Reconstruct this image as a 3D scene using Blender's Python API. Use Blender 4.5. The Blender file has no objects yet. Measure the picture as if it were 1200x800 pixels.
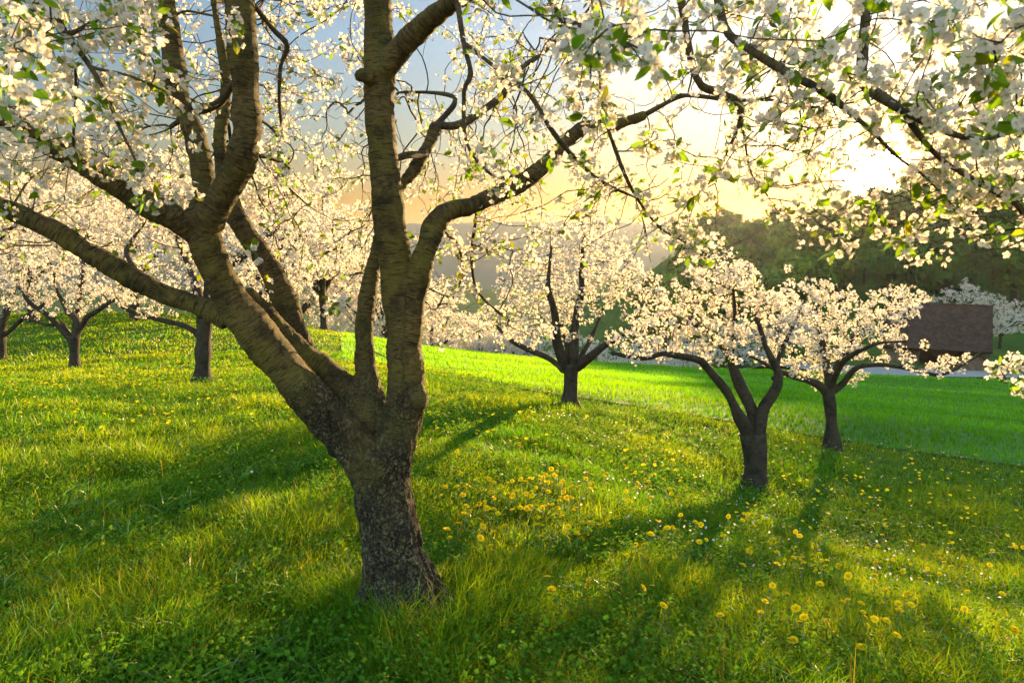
import bpy, math, time
import numpy as np
from mathutils import Vector, Matrix

T0 = time.time()
R = math.radians
sc = bpy.context.scene

# ------------------------------------------------------------------ camera
PITCH = R(6.42)
EYE = 1.6
FPX = 800.0                      # focal length in pixels of the 1200 px wide photograph (24 mm lens)
cam_d = bpy.data.cameras.new('camera')
cam_d.sensor_width = 36.0
cam_d.lens = 24.0
cam_d.clip_start = 0.05
cam_d.clip_end = 6000.0
cam = bpy.data.objects.new('camera', cam_d)
sc.collection.objects.link(cam)
cam.location = (0, 0, EYE)
cam.rotation_euler = (math.pi / 2 - PITCH, 0, 0)
sc.camera = cam
cam_d.dof.use_dof = True
cam_d.dof.focus_distance = 5.5
cam_d.dof.aperture_fstop = 6.3

# ------------------------------------------------------------------ sky and sun
SUN_EL, SUN_AZ = R(6.78), R(27.3)            # elevation, and azimuth to the right of +Y
sun_dir = Vector((math.sin(SUN_AZ) * math.cos(SUN_EL), math.cos(SUN_AZ) * math.cos(SUN_EL), math.sin(SUN_EL)))
world = bpy.data.worlds.new('World')
sc.world = world
world.use_nodes = True
wn, wl = world.node_tree.nodes, world.node_tree.links
wn.clear()
w_out = wn.new('ShaderNodeOutputWorld')
sky = wn.new('ShaderNodeTexSky')
sky.sky_type = 'NISHITA'
sky.sun_disc = False
sky.sun_elevation = SUN_EL
sky.sun_rotation = SUN_AZ
sky.air_density = 1.0
sky.dust_density = 0.6
sky.ozone_density = 1.0
bg = wn.new('ShaderNodeBackground')
bg.inputs['Strength'].default_value = 0.075
# evening sky: the lowest few degrees turn amber
tc0 = wn.new('ShaderNodeTexCoord'); sep = wn.new('ShaderNodeSeparateXYZ'); wl.new(tc0.outputs['Generated'], sep.inputs[0])
ramp0 = wn.new('ShaderNodeValToRGB'); wl.new(sep.outputs['Z'], ramp0.inputs[0])
e0 = ramp0.color_ramp.elements
e0[0].position = 0.03; e0[0].color = (0.62, 0.25, 0.045, 1)
e0[1].position = 0.30; e0[1].color = (0.90, 1.03, 1.20, 1)
q0 = e0.new(0.09); q0.color = (0.60, 0.33, 0.105, 1)
q0 = e0.new(0.17); q0.color = (0.66, 0.64, 0.58, 1)
tint0 = wn.new('ShaderNodeMix'); tint0.data_type = 'RGBA'; tint0.blend_type = 'MULTIPLY'; tint0.inputs[0].default_value = 1.0
wl.new(sky.outputs[0], tint0.inputs[6]); wl.new(ramp0.outputs[0], tint0.inputs[7])
# added fill light: sky raised and warmed overhead and behind the camera, dimmed ahead
mr0 = wn.new('ShaderNodeMapRange'); mr0.interpolation_type = 'SMOOTHSTEP'
mr0.inputs['From Min'].default_value = -0.5; mr0.inputs['From Max'].default_value = 0.75
mr0.inputs['To Min'].default_value = 3.7; mr0.inputs['To Max'].default_value = 0.50
wl.new(sep.outputs['Y'], mr0.inputs['Value'])
sc0 = wn.new('ShaderNodeVectorMath'); sc0.operation = 'SCALE'
wl.new(tint0.outputs[2], sc0.inputs[0]); wl.new(mr0.outputs[0], sc0.inputs['Scale'])
mrc = wn.new('ShaderNodeMapRange'); mrc.inputs['From Min'].default_value = -0.6; mrc.inputs['From Max'].default_value = 0.35
wl.new(sep.outputs['Y'], mrc.inputs['Value'])
wc0 = wn.new('ShaderNodeMix'); wc0.data_type = 'RGBA'; wl.new(mrc.outputs[0], wc0.inputs[0])
wc0.inputs[6].default_value = (1.10, 1.0, 0.80, 1); wc0.inputs[7].default_value = (1, 1, 1, 1)
wm0 = wn.new('ShaderNodeMix'); wm0.data_type = 'RGBA'; wm0.blend_type = 'MULTIPLY'; wm0.inputs[0].default_value = 1.0
wl.new(sc0.outputs[0], wm0.inputs[6]); wl.new(wc0.outputs[2], wm0.inputs[7])
wl.new(wm0.outputs[2], bg.inputs['Color'])
# the sun's disc and its aureole, at the sun lamp's own direction in the sky
tc = wn.new('ShaderNodeTexCoord')
dot = wn.new('ShaderNodeVectorMath'); dot.operation = 'DOT_PRODUCT'
wl.new(tc.outputs['Generated'], dot.inputs[0])
dot.inputs[1].default_value = sun_dir
def wmath(op, a, b=None):
    n = wn.new('ShaderNodeMath'); n.operation = op
    for i, v in enumerate((a, b)):
        if v is None: continue
        if isinstance(v, (int, float)): n.inputs[i].default_value = v
        else: wl.new(v, n.inputs[i])
    return n.outputs[0]
ang = wmath('ARCCOSINE', wmath('MINIMUM', dot.outputs['Value'], 0.999999))
def glow(width, strength, col):
    e = wmath('POWER', 2.718281828, wmath('MULTIPLY', wmath('POWER', wmath('DIVIDE', ang, R(width)), 2.0), -1.0))
    b = wn.new('ShaderNodeBackground'); b.inputs['Color'].default_value = (*col, 1)
    wl.new(wmath('MULTIPLY', e, strength), b.inputs['Strength'])
    return b.outputs[0]
def wadd(a, b):
    n = wn.new('ShaderNodeAddShader'); wl.new(a, n.inputs[0]); wl.new(b, n.inputs[1]); return n.outputs[0]
w_sh = wadd(wadd(bg.outputs[0], glow(1.15, 26.0, (1.0, 0.86, 0.55))), glow(3.6, 0.22, (1.0, 0.52, 0.13)))
w_sh = wadd(w_sh, glow(20.0, 0.02, (1.0, 0.50, 0.15)))
wl.new(w_sh, w_out.inputs['Surface'])
world.cycles.sampling_method = 'MANUAL'
world.cycles.sample_map_resolution = 1024

sun_l = bpy.data.lights.new('sun', 'SUN')
sun_l.energy = 5.0
sun_l.angle = R(0.6)
sun_l.color = (1.0, 0.66, 0.28)
sun_o = bpy.data.objects.new('sun', sun_l)
sc.collection.objects.link(sun_o)
sun_o.rotation_euler = (-sun_dir).to_track_quat('-Z', 'Y').to_euler()

sc.view_settings.view_transform = 'Standard'
sc.view_settings.look = 'None'
sc.view_settings.gamma = 1.0
sc.view_settings.use_curve_mapping = False
sc.view_settings.exposure = 2.2
sc.render.engine = 'CYCLES'
cy = sc.cycles
cy.use_denoising = True
cy.denoiser = 'OPENIMAGEDENOISE'
cy.max_bounces = 6
cy.diffuse_bounces = 3
cy.glossy_bounces = 2
cy.transmission_bounces = 4
cy.transparent_max_bounces = 4
cy.volume_bounces = 0
cy.sample_clamp_indirect = 6.0
cy.caustics_reflective = False
cy.caustics_refractive = False

# ------------------------------------------------------------------ helpers
rng = np.random.default_rng(7)
CP, SP = math.cos(PITCH), math.sin(PITCH)

def ray(px, py):
    """direction through a point of the photograph, scaled to one metre forward (+Y)"""
    u = (np.asarray(px, float) - 600) / FPX
    v = (400 - np.asarray(py, float)) / FPX
    f = CP + v * SP
    return u / f, (-SP + v * CP) / f

def P(px, py, D):
    x, z = ray(px, py)
    D = np.asarray(D, float)
    return np.stack([x * D, D + 0 * x, EYE + z * D], -1)

def project(p):
    x, y, z = p[..., 0], p[..., 1], p[..., 2] - EYE
    f = y * CP - z * SP
    up = y * SP + z * CP
    f = np.where(f < 0.05, 0.05, f)
    return 600 + FPX * x / f, 400 - FPX * up / f

def hash01(ix, iy, iz, seed):
    h = (ix.astype(np.int64) * 374761393 + iy.astype(np.int64) * 668265263 + iz.astype(np.int64) * 2147483647 + seed * 1274126177) & 0xFFFFFFFF
    h = ((h ^ (h >> 13)) * 1274126177) & 0xFFFFFFFF
    h = ((h ^ (h >> 16)) * 2246822519) & 0xFFFFFFFF
    h = h ^ (h >> 15)
    return (h & 0xFFFFFF) / float(0xFFFFFF)

def noise(x, y, z=None, seed=0):
    x = np.asarray(x, float); y = np.asarray(y, float)
    z = np.zeros_like(x) if z is None else np.asarray(z, float)
    fx, fy, fz = np.floor(x), np.floor(y), np.floor(z)
    a, b, c = x - fx, y - fy, z - fz
    a = a * a * (3 - 2 * a); b = b * b * (3 - 2 * b); c = c * c * (3 - 2 * c)
    out = 0
    for i in (0, 1):
        for j in (0, 1):
            for k in (0, 1):
                w = (a if i else 1 - a) * (b if j else 1 - b) * (c if k else 1 - c)
                out = out + w * hash01(fx + i, fy + j, fz + k, seed)
    return out

def fbm(x, y, z=None, seed=0, octs=3):
    s, amp, tot = 0, 1.0, 0
    for o in range(octs):
        f = 2.0 ** o
        s = s + amp * noise(np.asarray(x) * f, np.asarray(y) * f, None if z is None else np.asarray(z) * f, seed + o)
        tot += amp; amp *= 0.5
    return s / tot

def sstep(a, b, x):
    t = np.clip((x - a) / (b - a), 0, 1)
    return t * t * (3 - 2 * t)

# ---- the lie of the land: surveyed points (x, y, height) blended into one smooth surface
SURVEY = np.array([(-0.53, 3.1, -0.1), (0.89, 10.5, -0.59), (3.04, 8.3, -1.16), (5.28, 11, -1.41), (-5.7, 12.5, -0.57),
    (-11, 17, -0.96), (-14.31, 19, -1.07), (2.84, 45, -4.15), (32, 46, -5.8), (-19.16, 34, -0.9), (-25.56, 34, -1.03),
    (-13.54, 36, -1.36), (-10.05, 40, -2.29), (-5.54, 44, -3.46), (0, 2.6, -0.09), (-1.92, 2.4, 0.04), (2.4, 3, -0.35),
    (8.78, 11.5, -1.77), (-3.57, 4.6, -0.12), (5.47, 7, -1.39), (0, 5.7, -0.22), (11.61, 46, -4.74)])
def _poly(x, y):
    return np.stack([np.ones_like(x), x, y, x * x / 10, x * y / 10, y * y / 10], -1)
_w = 1 / SURVEY[:, 1]
_pc = np.linalg.lstsq(_poly(SURVEY[:, 0], SURVEY[:, 1]) * _w[:, None], SURVEY[:, 2] * _w, rcond=None)[0]
def _warp(x, y):
    yy = np.maximum(y, 1.0) + 3
    return np.stack([x / yy * 2.2, np.log(yy) * 1.6], -1)
_sw = _warp(SURVEY[:, 0], SURVEY[:, 1])
_K = np.exp(-((_sw[:, None] - _sw[None]) ** 2).sum(-1) / (2 * 0.55 ** 2)) + 0.02 * np.eye(len(SURVEY))
_res = np.linalg.solve(_K, SURVEY[:, 2] - _poly(SURVEY[:, 0], SURVEY[:, 1]) @ _pc)

def height(x, y, rough=True):
    x = np.asarray(x, float); y = np.asarray(y, float)
    shp = np.broadcast(x, y).shape
    x = np.broadcast_to(x, shp).ravel(); y = np.broadcast_to(y, shp).ravel()
    xc = np.clip(x, -32, 34); ycl = np.clip(y, -12, 48)
    near = _poly(xc, ycl) @ _pc
    wq = _warp(xc, ycl)
    for i in range(len(SURVEY)):
        near = near + _res[i] * np.exp(-((wq - _sw[i]) ** 2).sum(-1) / (2 * 0.55 ** 2))
    shelf = sstep(5, 32, x - 0.12 * (y - 45))
    far = -24 + 18 * shelf
    wood = 12.3 * sstep(-16, 16, x - 58 - 0.25 * (150 - y)) * sstep(66, 150, y) * (1 - sstep(190, 300, y))
    wood = wood * (1 + .30 * sstep(72, 81, x - .516 * (y - 150)))
    wood = wood * (1 + .7 * sstep(92, 170, x + .4 * (150 - y)))
    far = far + wood + 4 * (noise(x / 60, y / 60, seed=5) - .5) * sstep(80, 150, y)
    t = sstep(47, 85, y) * shelf + sstep(36, 90, y) * (1 - shelf)
    h = near * (1 - t) + far * t
    if rough:
        h = h + 0.05 * (noise(x / 1.3, y / 1.3, seed=1) - .5) + 0.03 * (noise(x / .45, y / .45, seed=2) - .5)
    return h.reshape(shp)

def at(px, py, dmax=85.0):
    """where the sight line through a point of the photograph meets the land"""
    x, z = ray(px, py)
    d = np.geomspace(1.0, dmax, 3000)
    g = EYE + z * d - height(x * d, d)
    i = int(np.argmax(g < 0)) if (g < 0).any() else len(d) - 1
    D = d[i]
    return np.array([x * D, D, float(height(x * D, D))])

# ---- mesh building
def mesh_np(name, verts, faces, mats, parent=None, smooth=True, attrs=None, link=True):
    """faces: list of (index array m x k, material slot)"""
    verts = np.asarray(verts, np.float32)
    me = bpy.data.meshes.new(name)
    me.vertices.add(len(verts)); me.vertices.foreach_set('co', verts.ravel())
    idx = np.concatenate([f.ravel() for f, _ in faces]).astype(np.int32)
    tot = np.concatenate([np.full(len(f), f.shape[1]) for f, _ in faces]).astype(np.int32)
    mi = np.concatenate([np.full(len(f), m) for f, m in faces]).astype(np.int32)
    start = np.concatenate([[0], np.cumsum(tot)[:-1]]).astype(np.int32)
    me.loops.add(len(idx)); me.loops.foreach_set('vertex_index', idx)
    me.polygons.add(len(tot)); me.polygons.foreach_set('loop_start', start)
    me.polygons.foreach_set('loop_total', tot)
    me.polygons.foreach_set('material_index', mi)
    me.polygons.foreach_set('use_smooth', np.full(len(tot), smooth))
    for m in mats: me.materials.append(m)
    for an, (typ, data) in (attrs or {}).items():
        a = me.attributes.new(an, typ, 'POINT')
        if typ == 'FLOAT_COLOR':
            d = np.ones((len(verts), 4), np.float32); d[:, :3] = data
            a.data.foreach_set('color', d.ravel())
        elif typ == 'FLOAT_VECTOR':
            a.data.foreach_set('vector', np.asarray(data, np.float32).ravel())
        else:
            a.data.foreach_set('value', np.asarray(data, np.float32).ravel())
    me.update(calc_edges=True)
    if not link: return me
    return link_obj(name, me, parent)

def link_obj(name, me, parent=None):
    o = bpy.data.objects.new(name, me)
    sc.collection.objects.link(o)
    if parent is not None: o.parent = parent
    return o

def tag(o, label=None, cat=None, group=None, kind=None):
    if label: o['label'] = label
    if cat: o['category'] = cat
    if group: o['group'] = group
    if kind: o['kind'] = kind
    return o

def empty(name, loc, rz=0):
    o = bpy.data.objects.new(name, None)
    sc.collection.objects.link(o)
    o.location = [float(v) for v in loc]; o.rotation_euler = (0, 0, rz)
    o.empty_display_size = 0.2
    return o

class Geo:
    """collects pieces of mesh data"""
    def __init__(s): s.v = []; s.f = []; s.n = 0; s.at = {}
    def add(s, v, faces, **at):
        s.v.append(np.asarray(v, float))
        for f, m in faces: s.f.append((np.asarray(f) + s.n, m))
        for k, a in at.items(): s.at.setdefault(k, []).append(np.asarray(a))
        s.n += len(v)
    def build(s, name, mats, parent=None, types=None, smooth=True, link=True, origin=None):
        v = np.concatenate(s.v)
        if origin is not None: v = v - np.asarray(origin)
        fs = {}
        for f, m in s.f: fs.setdefault((f.shape[1], m), []).append(f)
        faces = [(np.concatenate(l), k[1]) for k, l in fs.items()]
        attrs = {k: (types[k], np.concatenate(a)) for k, a in s.at.items()}
        return mesh_np(name, v, faces, mats, parent, smooth, attrs, link)

def catmull(pts, step):
    pts = np.asarray(pts, float)
    if len(pts) < 3:
        n = max(2, int(np.ceil(np.linalg.norm(pts[-1, :3] - pts[0, :3]) / step)) + 1)
        t = np.linspace(0, 1, n)[:, None]
        return pts[0] * (1 - t) + pts[-1] * t
    q = np.vstack([2 * pts[0] - pts[1], pts, 2 * pts[-1] - pts[-2]])
    out = []
    for i in range(1, len(q) - 2):
        n = max(1, int(np.ceil(np.linalg.norm(q[i + 1, :3] - q[i, :3]) / step)))
        t = np.linspace(0, 1, n, endpoint=False)[:, None]
        a, b, c, d = q[i - 1], q[i], q[i + 1], q[i + 2]
        out.append(0.5 * (2 * b + (c - a) * t + (2 * a - 5 * b + 4 * c - d) * t ** 2 + (-a + 3 * b - 3 * c + d) * t ** 3))
    out.append(pts[-1:])
    return np.vstack(out)

def tube(geo, pts, rad, sides, mat=0, cap=True, wob=0.0, seed=0):
    pts = np.asarray(pts, float); n = len(pts)
    rad = np.asarray(rad, float)
    t = np.gradient(pts, axis=0)
    t /= np.maximum(np.linalg.norm(t, axis=1, keepdims=True), 1e-9)
    m = np.abs(t).mean(0); ref = np.zeros(3); ref[int(np.argmin(m))] = 1
    a = np.cross(t, ref); a /= np.maximum(np.linalg.norm(a, axis=1, keepdims=True), 1e-9)
    b = np.cross(t, a)
    th = np.arange(sides) * 2 * np.pi / sides
    c, s_ = np.cos(th), np.sin(th)
    along = np.concatenate([[0], np.cumsum(np.linalg.norm(np.diff(pts, axis=0), axis=1))])
    rr = rad[:, None] * np.ones(sides)
    if wob:
        rr = rr * (1 + wob * (noise(c[None] * 1.5 + seed, s_[None] * 1.5, along[:, None] * 4, seed) - .5))
    v = pts[:, None] + rr[..., None] * (c[None, :, None] * a[:, None] + s_[None, :, None] * b[:, None])
    bark = np.stack([rr * c, rr * s_, np.broadcast_to(along[:, None], rr.shape)], -1)
    i = np.arange(n - 1)[:, None] * sides; j = np.arange(sides); k = (j + 1) % sides
    f = np.stack([i + j, i + k, i + sides + k, i + sides + j], -1).reshape(-1, 4)
    fs = [(f, mat)]
    v = v.reshape(-1, 3); bark = bark.reshape(-1, 3)
    if cap:
        v = np.vstack([v, pts[:1], pts[-1:]])
        bark = np.vstack([bark, [[0, 0, 0]], [[0, 0, along[-1]]]])
        c0, c1 = n * sides, n * sides + 1
        fs.append((np.stack([np.full(sides, c0), k, j], -1), mat))
        o = (n - 1) * sides
        fs.append((np.stack([np.full(sides, c1), o + j, o + k], -1), mat))
    geo.add(v, fs, bark=bark)

def box(geo, lo, hi, mat=0):
    x0, y0, z0 = lo; x1, y1, z1 = hi
    v = [(x0, y0, z0), (x1, y0, z0), (x1, y1, z0), (x0, y1, z0), (x0, y0, z1), (x1, y0, z1), (x1, y1, z1), (x0, y1, z1)]
    f = np.array([(0, 3, 2, 1), (4, 5, 6, 7), (0, 1, 5, 4), (1, 2, 6, 5), (2, 3, 7, 6), (3, 0, 4, 7)])
    geo.add(v, [(f, mat)])

def rand_rot(n, rg, upbias=0.0):
    """random rotation matrices; upbias pulls the local z axis up"""
    z = rg.normal(size=(n, 3)); z /= np.linalg.norm(z, axis=1, keepdims=True)
    z[:, 2] += upbias
    z /= np.linalg.norm(z, axis=1, keepdims=True)
    x = rg.normal(size=(n, 3)); x -= (x * z).sum(1, keepdims=True) * z
    x /= np.linalg.norm(x, axis=1, keepdims=True)
    y = np.cross(z, x)
    return np.stack([x, y, z], -1)

# ------------------------------------------------------------------ materials
def new_mat(name):
    m = bpy.data.materials.new(name); m.use_nodes = True
    m.node_tree.nodes.clear()
    return m, m.node_tree.nodes, m.node_tree.links

def leaf_mat(name, trans_tint, mix=0.5, gloss=0.04, rough=0.45, attr='Col', noise_scale=None):
    """thin leaf or petal: own colour from the mesh, part of the light passes through"""
    m, n, l = new_mat(name)
    out = n.new('ShaderNodeOutputMaterial')
    at_ = n.new('ShaderNodeAttribute'); at_.attribute_name = attr
    d = n.new('ShaderNodeBsdfDiffuse'); t = n.new('ShaderNodeBsdfTranslucent')
    l.new(at_.outputs['Color'], d.inputs['Color'])
    mu = n.new('ShaderNodeMix'); mu.data_type = 'RGBA'; mu.blend_type = 'MULTIPLY'
    mu.inputs[0].default_value = 1.0
    l.new(at_.outputs['Color'], mu.inputs[6]); mu.inputs[7].default_value = (*trans_tint, 1)
    mu.clamp_result = False
    l.new(mu.outputs[2], t.inputs['Color'])
    mx = n.new('ShaderNodeMixShader'); mx.inputs[0].default_value = mix
    l.new(d.outputs[0], mx.inputs[1]); l.new(t.outputs[0], mx.inputs[2])
    g = n.new('ShaderNodeBsdfGlossy'); g.inputs['Roughness'].default_value = rough
    g.inputs['Color'].default_value = (1, 1, 1, 1)
    fr = n.new('ShaderNodeLayerWeight'); fr.inputs['Blend'].default_value = 0.25
    k = n.new('ShaderNodeMath'); k.operation = 'MULTIPLY'; k.inputs[1].default_value = gloss * 4
    l.new(fr.outputs['Fresnel'], k.inputs[0])
    mg = n.new('ShaderNodeMixShader'); l.new(k.outputs[0], mg.inputs[0])
    l.new(mx.outputs[0], mg.inputs[1]); l.new(g.outputs[0], mg.inputs[2])
    l.new(mg.outputs[0], out.inputs['Surface'])
    return m

M_grass = leaf_mat('grass_blades', (3.3, 2.0, 0.5), 0.55, 0.012)
M_herb = leaf_mat('herb_leaves', (2.6, 1.9, 0.7), 0.45, 0.02, 0.5)
M_petal = leaf_mat('petals', (1.0, 0.95, 0.82), 0.6, 0.0)
M_leaf = leaf_mat('young_cherry_leaves', (2.0, 2.2, 0.6), 0.55, 0.03, 0.4)
M_wood_leaf = leaf_mat('wood_foliage', (1.7, 1.5, 0.7), 0.3, 0.01)

def simple(name, col, rough=0.8, noise_amt=0.0, scale=10.0):
    m, n, l = new_mat(name)
    out = n.new('ShaderNodeOutputMaterial'); b = n.new('ShaderNodeBsdfPrincipled')
    b.inputs['Roughness'].default_value = rough
    b.inputs['Base Color'].default_value = (*col, 1)
    if noise_amt:
        no = n.new('ShaderNodeTexNoise'); no.inputs['Scale'].default_value = scale; no.inputs['Detail'].default_value = 6
        tc_ = n.new('ShaderNodeTexCoord'); l.new(tc_.outputs['Object'], no.inputs['Vector'])
        r = n.new('ShaderNodeValToRGB')
        r.color_ramp.elements[0].position = 0.3; r.color_ramp.elements[1].position = 0.72
        r.color_ramp.elements[0].color = (*[c * (1 - noise_amt) for c in col], 1)
        r.color_ramp.elements[1].color = (*[min(1, c * (1 + noise_amt)) for c in col], 1)
        l.new(no.outputs['Fac'], r.inputs[0]); l.new(r.outputs[0], b.inputs['Base Color'])
        bp = n.new('ShaderNodeBump'); bp.inputs['Strength'].default_value = 0.4; bp.inputs['Distance'].default_value = 0.02
        l.new(no.outputs['Fac'], bp.inputs['Height']); l.new(bp.outputs[0], b.inputs['Normal'])
    l.new(b.outputs[0], out.inputs['Surface'])
    return m

def bark_mat(name, c_dark, c_mid, c_moss, rough_base=False):
    """cherry bark: rings of lenticels round the limb, moss film, lichen and cracked plates low on the trunk"""
    m, n, l = new_mat(name)
    out = n.new('ShaderNodeOutputMaterial'); b = n.new('ShaderNodeBsdfPrincipled')
    b.inputs['Roughness'].default_value = 0.85
    b.inputs['Specular IOR Level'].default_value = 0.25
    at_ = n.new('ShaderNodeAttribute'); at_.attribute_name = 'bark'
    tco = n.new('ShaderNodeTexCoord')
    def mapped(src, s):
        mp = n.new('ShaderNodeMapping'); mp.inputs['Scale'].default_value = s
        l.new(src, mp.inputs['Vector']); return mp.outputs[0]
    def nz(vec, scale, detail, rough=0.55):
        x = n.new('ShaderNodeTexNoise'); x.inputs['Scale'].default_value = scale
        x.inputs['Detail'].default_value = detail; x.inputs['Roughness'].default_value = rough
        l.new(vec, x.inputs['Vector']); return x.outputs['Fac']
    def ramp(fac, stops):
        r = n.new('ShaderNodeValToRGB'); e = r.color_ramp.elements
        while len(e) < len(stops): e.new(0.5)
        for q, (p_, c_) in zip(e, stops): q.position = p_; q.color = (*c_, 1)
        l.new(fac, r.inputs[0]); return r.outputs[0]
    def mixc(f, a, c):
        x = n.new('ShaderNodeMix'); x.data_type = 'RGBA'
        if isinstance(f, float): x.inputs[0].default_value = f
        else: l.new(f, x.inputs[0])
        for i, v in ((6, a), (7, c)):
            if isinstance(v, tuple): x.inputs[i].default_value = (*v, 1)
            else: l.new(v, x.inputs[i])
        return x.outputs[2]
    def mth(op, a, c):
        x = n.new('ShaderNodeMath'); x.operation = op
        for i, v in enumerate((a, c)):
            if isinstance(v, (int, float)): x.inputs[i].default_value = v
            else: l.new(v, x.inputs[i])
        return x.outputs[0]
    wv = n.new('ShaderNodeTexNoise'); wv.inputs['Scale'].default_value = 7.0; wv.inputs['Detail'].default_value = 3
    l.new(tco.outputs['Object'], wv.inputs['Vector'])
    wa = n.new('ShaderNodeVectorMath'); wa.operation = 'MULTIPLY_ADD'
    l.new(wv.outputs['Color'], wa.inputs[0]); wa.inputs[1].default_value = (.02, .02, .09); l.new(at_.outputs['Vector'], wa.inputs[2])
    rings = nz(mapped(wa.outputs[0], (30, 30, 120)), 1.0, 7, 0.74)
    rings2 = nz(mapped(at_.outputs['Vector'], (16, 16, 210)), 1.0, 2)
    blot = nz(tco.outputs['Object'], 5.0, 4)
    fine = nz(tco.outputs['Object'], 60.0, 5, 0.65)
    col = ramp(rings, [(0.36, c_dark), (0.5, c_mid), (0.68, tuple(c * 1.4 for c in c_mid))])
    mossf = ramp(blot, [(0.40, (0, 0, 0)), (0.62, (0.75, 0.75, 0.75))])
    col = mixc(mossf, col, c_moss)
    dashes = ramp(rings2, [(0.56, (0, 0, 0)), (0.62, (1, 1, 1))])
    col = mixc(mth('MULTIPLY', dashes, 0.85), col, tuple(c * 0.45 for c in c_dark))
    dark = nz(tco.outputs['Object'], 8.0, 6, 0.7)
    col = mixc(mth('MULTIPLY', ramp(dark, [(0.46, (0, 0, 0)), (0.64, (1, 1, 1))]), 0.78), col, tuple(c * 0.32 for c in c_dark))
    hgt = mth('ADD', mth('MULTIPLY', rings, 0.8), mth('MULTIPLY', fine, 0.35))
    if rough_base:
        ra = n.new('ShaderNodeAttribute'); ra.attribute_name = 'rough'
        vor = n.new('ShaderNodeTexVoronoi'); vor.feature = 'DISTANCE_TO_EDGE'; vor.inputs['Scale'].default_value = 1.0
        wob_ = n.new('ShaderNodeTexNoise'); wob_.inputs['Scale'].default_value = 16.0; wob_.inputs['Detail'].default_value = 5
        l.new(tco.outputs['Object'], wob_.inputs['Vector'])
        ws = n.new('ShaderNodeVectorMath'); ws.operation = 'MULTIPLY_ADD'
        l.new(wob_.outputs['Color'], ws.inputs[0]); ws.inputs[1].default_value = (.13, .13, .13); l.new(tco.outputs['Object'], ws.inputs[2])
        l.new(mapped(ws.outputs[0], (36, 36, 11)), vor.inputs['Vector'])
        crack = ramp(vor.outputs['Distance'], [(0.0, (0.0, 0.0, 0.0)), (0.22, (1, 1, 1))])
        plate = ramp(fine, [(0.38, (0.010, 0.009, 0.007)), (0.52, (0.058, 0.040, 0.018)), (0.68, (0.150, 0.110, 0.050))])
        plate = mixc(crack, (0.008, 0.007, 0.006), plate)
        lich = nz(tco.outputs['Object'], 75.0, 5, 0.75)
        lpatch = nz(tco.outputs['Object'], 9.0, 4)
        lf = mth('MULTIPLY', ramp(lich, [(0.50, (0, 0, 0)), (0.66, (.8, .8, .8))]), ramp(lpatch, [(0.42, (0, 0, 0)), (0.60, (1, 1, 1))]))
        plate = mixc(lf, plate, (0.27, 0.24, 0.13))
        col = mixc(ra.outputs['Fac'], col, plate)
        hb = mth('ADD', mth('MULTIPLY', crack, 0.9), mth('MULTIPLY', fine, 0.9))
        hx = n.new('ShaderNodeMix'); hx.data_type = 'FLOAT'
        l.new(ra.outputs['Fac'], hx.inputs[0]); l.new(hgt, hx.inputs[2]); l.new(hb, hx.inputs[3])
        hgt = hx.outputs[0]
    bp = n.new('ShaderNodeBump'); bp.inputs['Strength'].default_value = 0.9; bp.inputs['Distance'].default_value = 0.014
    l.new(hgt, bp.inputs['Height']); l.new(bp.outputs[0], b.inputs['Normal'])
    l.new(col, b.inputs['Base Color'])
    l.new(b.outputs[0], out.inputs['Surface'])
    return m

M_bark = bark_mat('cherry_bark', (0.022, 0.014, 0.004), (0.098, 0.066, 0.020), (0.100, 0.086, 0.010), True)
M_bark_far = bark_mat('cherry_bark_plain', (0.016, 0.012, 0.009), (0.042, 0.031, 0.020), (0.040, 0.034, 0.016))
M_twig = bark_mat('twig_bark', (0.040, 0.028, 0.018), (0.085, 0.058, 0.034), (0.085, 0.070, 0.030))
M_stalk = simple('flower_stalk', (0.12, 0.17, 0.03), 0.6)
M_stamen = simple('stamens', (0.42, 0.30, 0.06), 0.7)

def ground_mat():
    m, n, l = new_mat('meadow_ground')
    out = n.new('ShaderNodeOutputMaterial'); b = n.new('ShaderNodeBsdfPrincipled')
    b.inputs['Roughness'].default_value = 0.95; b.inputs['Specular IOR Level'].default_value = 0.1
    geo_ = n.new('ShaderNodeNewGeometry')
    def nz(s, d):
        x = n.new('ShaderNodeTexNoise'); x.inputs['Scale'].default_value = s; x.inputs['Detail'].default_value = d
        l.new(geo_.outputs['Position'], x.inputs['Vector']); return x.outputs['Fac']
    r = n.new('ShaderNodeValToRGB'); e = r.color_ramp.elements
    e[0].position = 0.34; e[0].color = (0.020, 0.055, 0.005, 1)
    e[1].position = 0.66; e[1].color = (0.060, 0.130, 0.010, 1)
    l.new(nz(3.0, 8), r.inputs[0])
    r2 = n.new('ShaderNodeValToRGB'); e = r2.color_ramp.elements
    e[0].position = 0.38; e[0].color = (0.75, 0.85, 0.8, 1); e[1].position = 0.62; e[1].color = (1.2, 1.1, 1.0, 1)
    l.new(nz(0.25, 4), r2.inputs[0])
    mu = n.new('ShaderNodeMix'); mu.data_type = 'RGBA'; mu.blend_type = 'MULTIPLY'; mu.inputs[0].default_value = 1
    l.new(r.outputs[0], mu.inputs[6]); l.new(r2.outputs[0], mu.inputs[7])
    l.new(mu.outputs[2], b.inputs['Base Color'])
    bp = n.new('ShaderNodeBump'); bp.inputs['Strength'].default_value = 0.7; bp.inputs['Distance'].default_value = 0.08
    l.new(nz(14, 6), bp.inputs['Height']); l.new(bp.outputs[0], b.inputs['Normal'])
    l.new(b.outputs[0], out.inputs['Surface'])
    return m
M_ground = ground_mat()
M_field = simple('field_soil', (0.022, 0.13, 0.004), 0.95, 0.4, 6.0)
M_road = simple('road_gravel', (0.22, 0.205, 0.19), 0.9, 0.12, 3.0)
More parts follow.
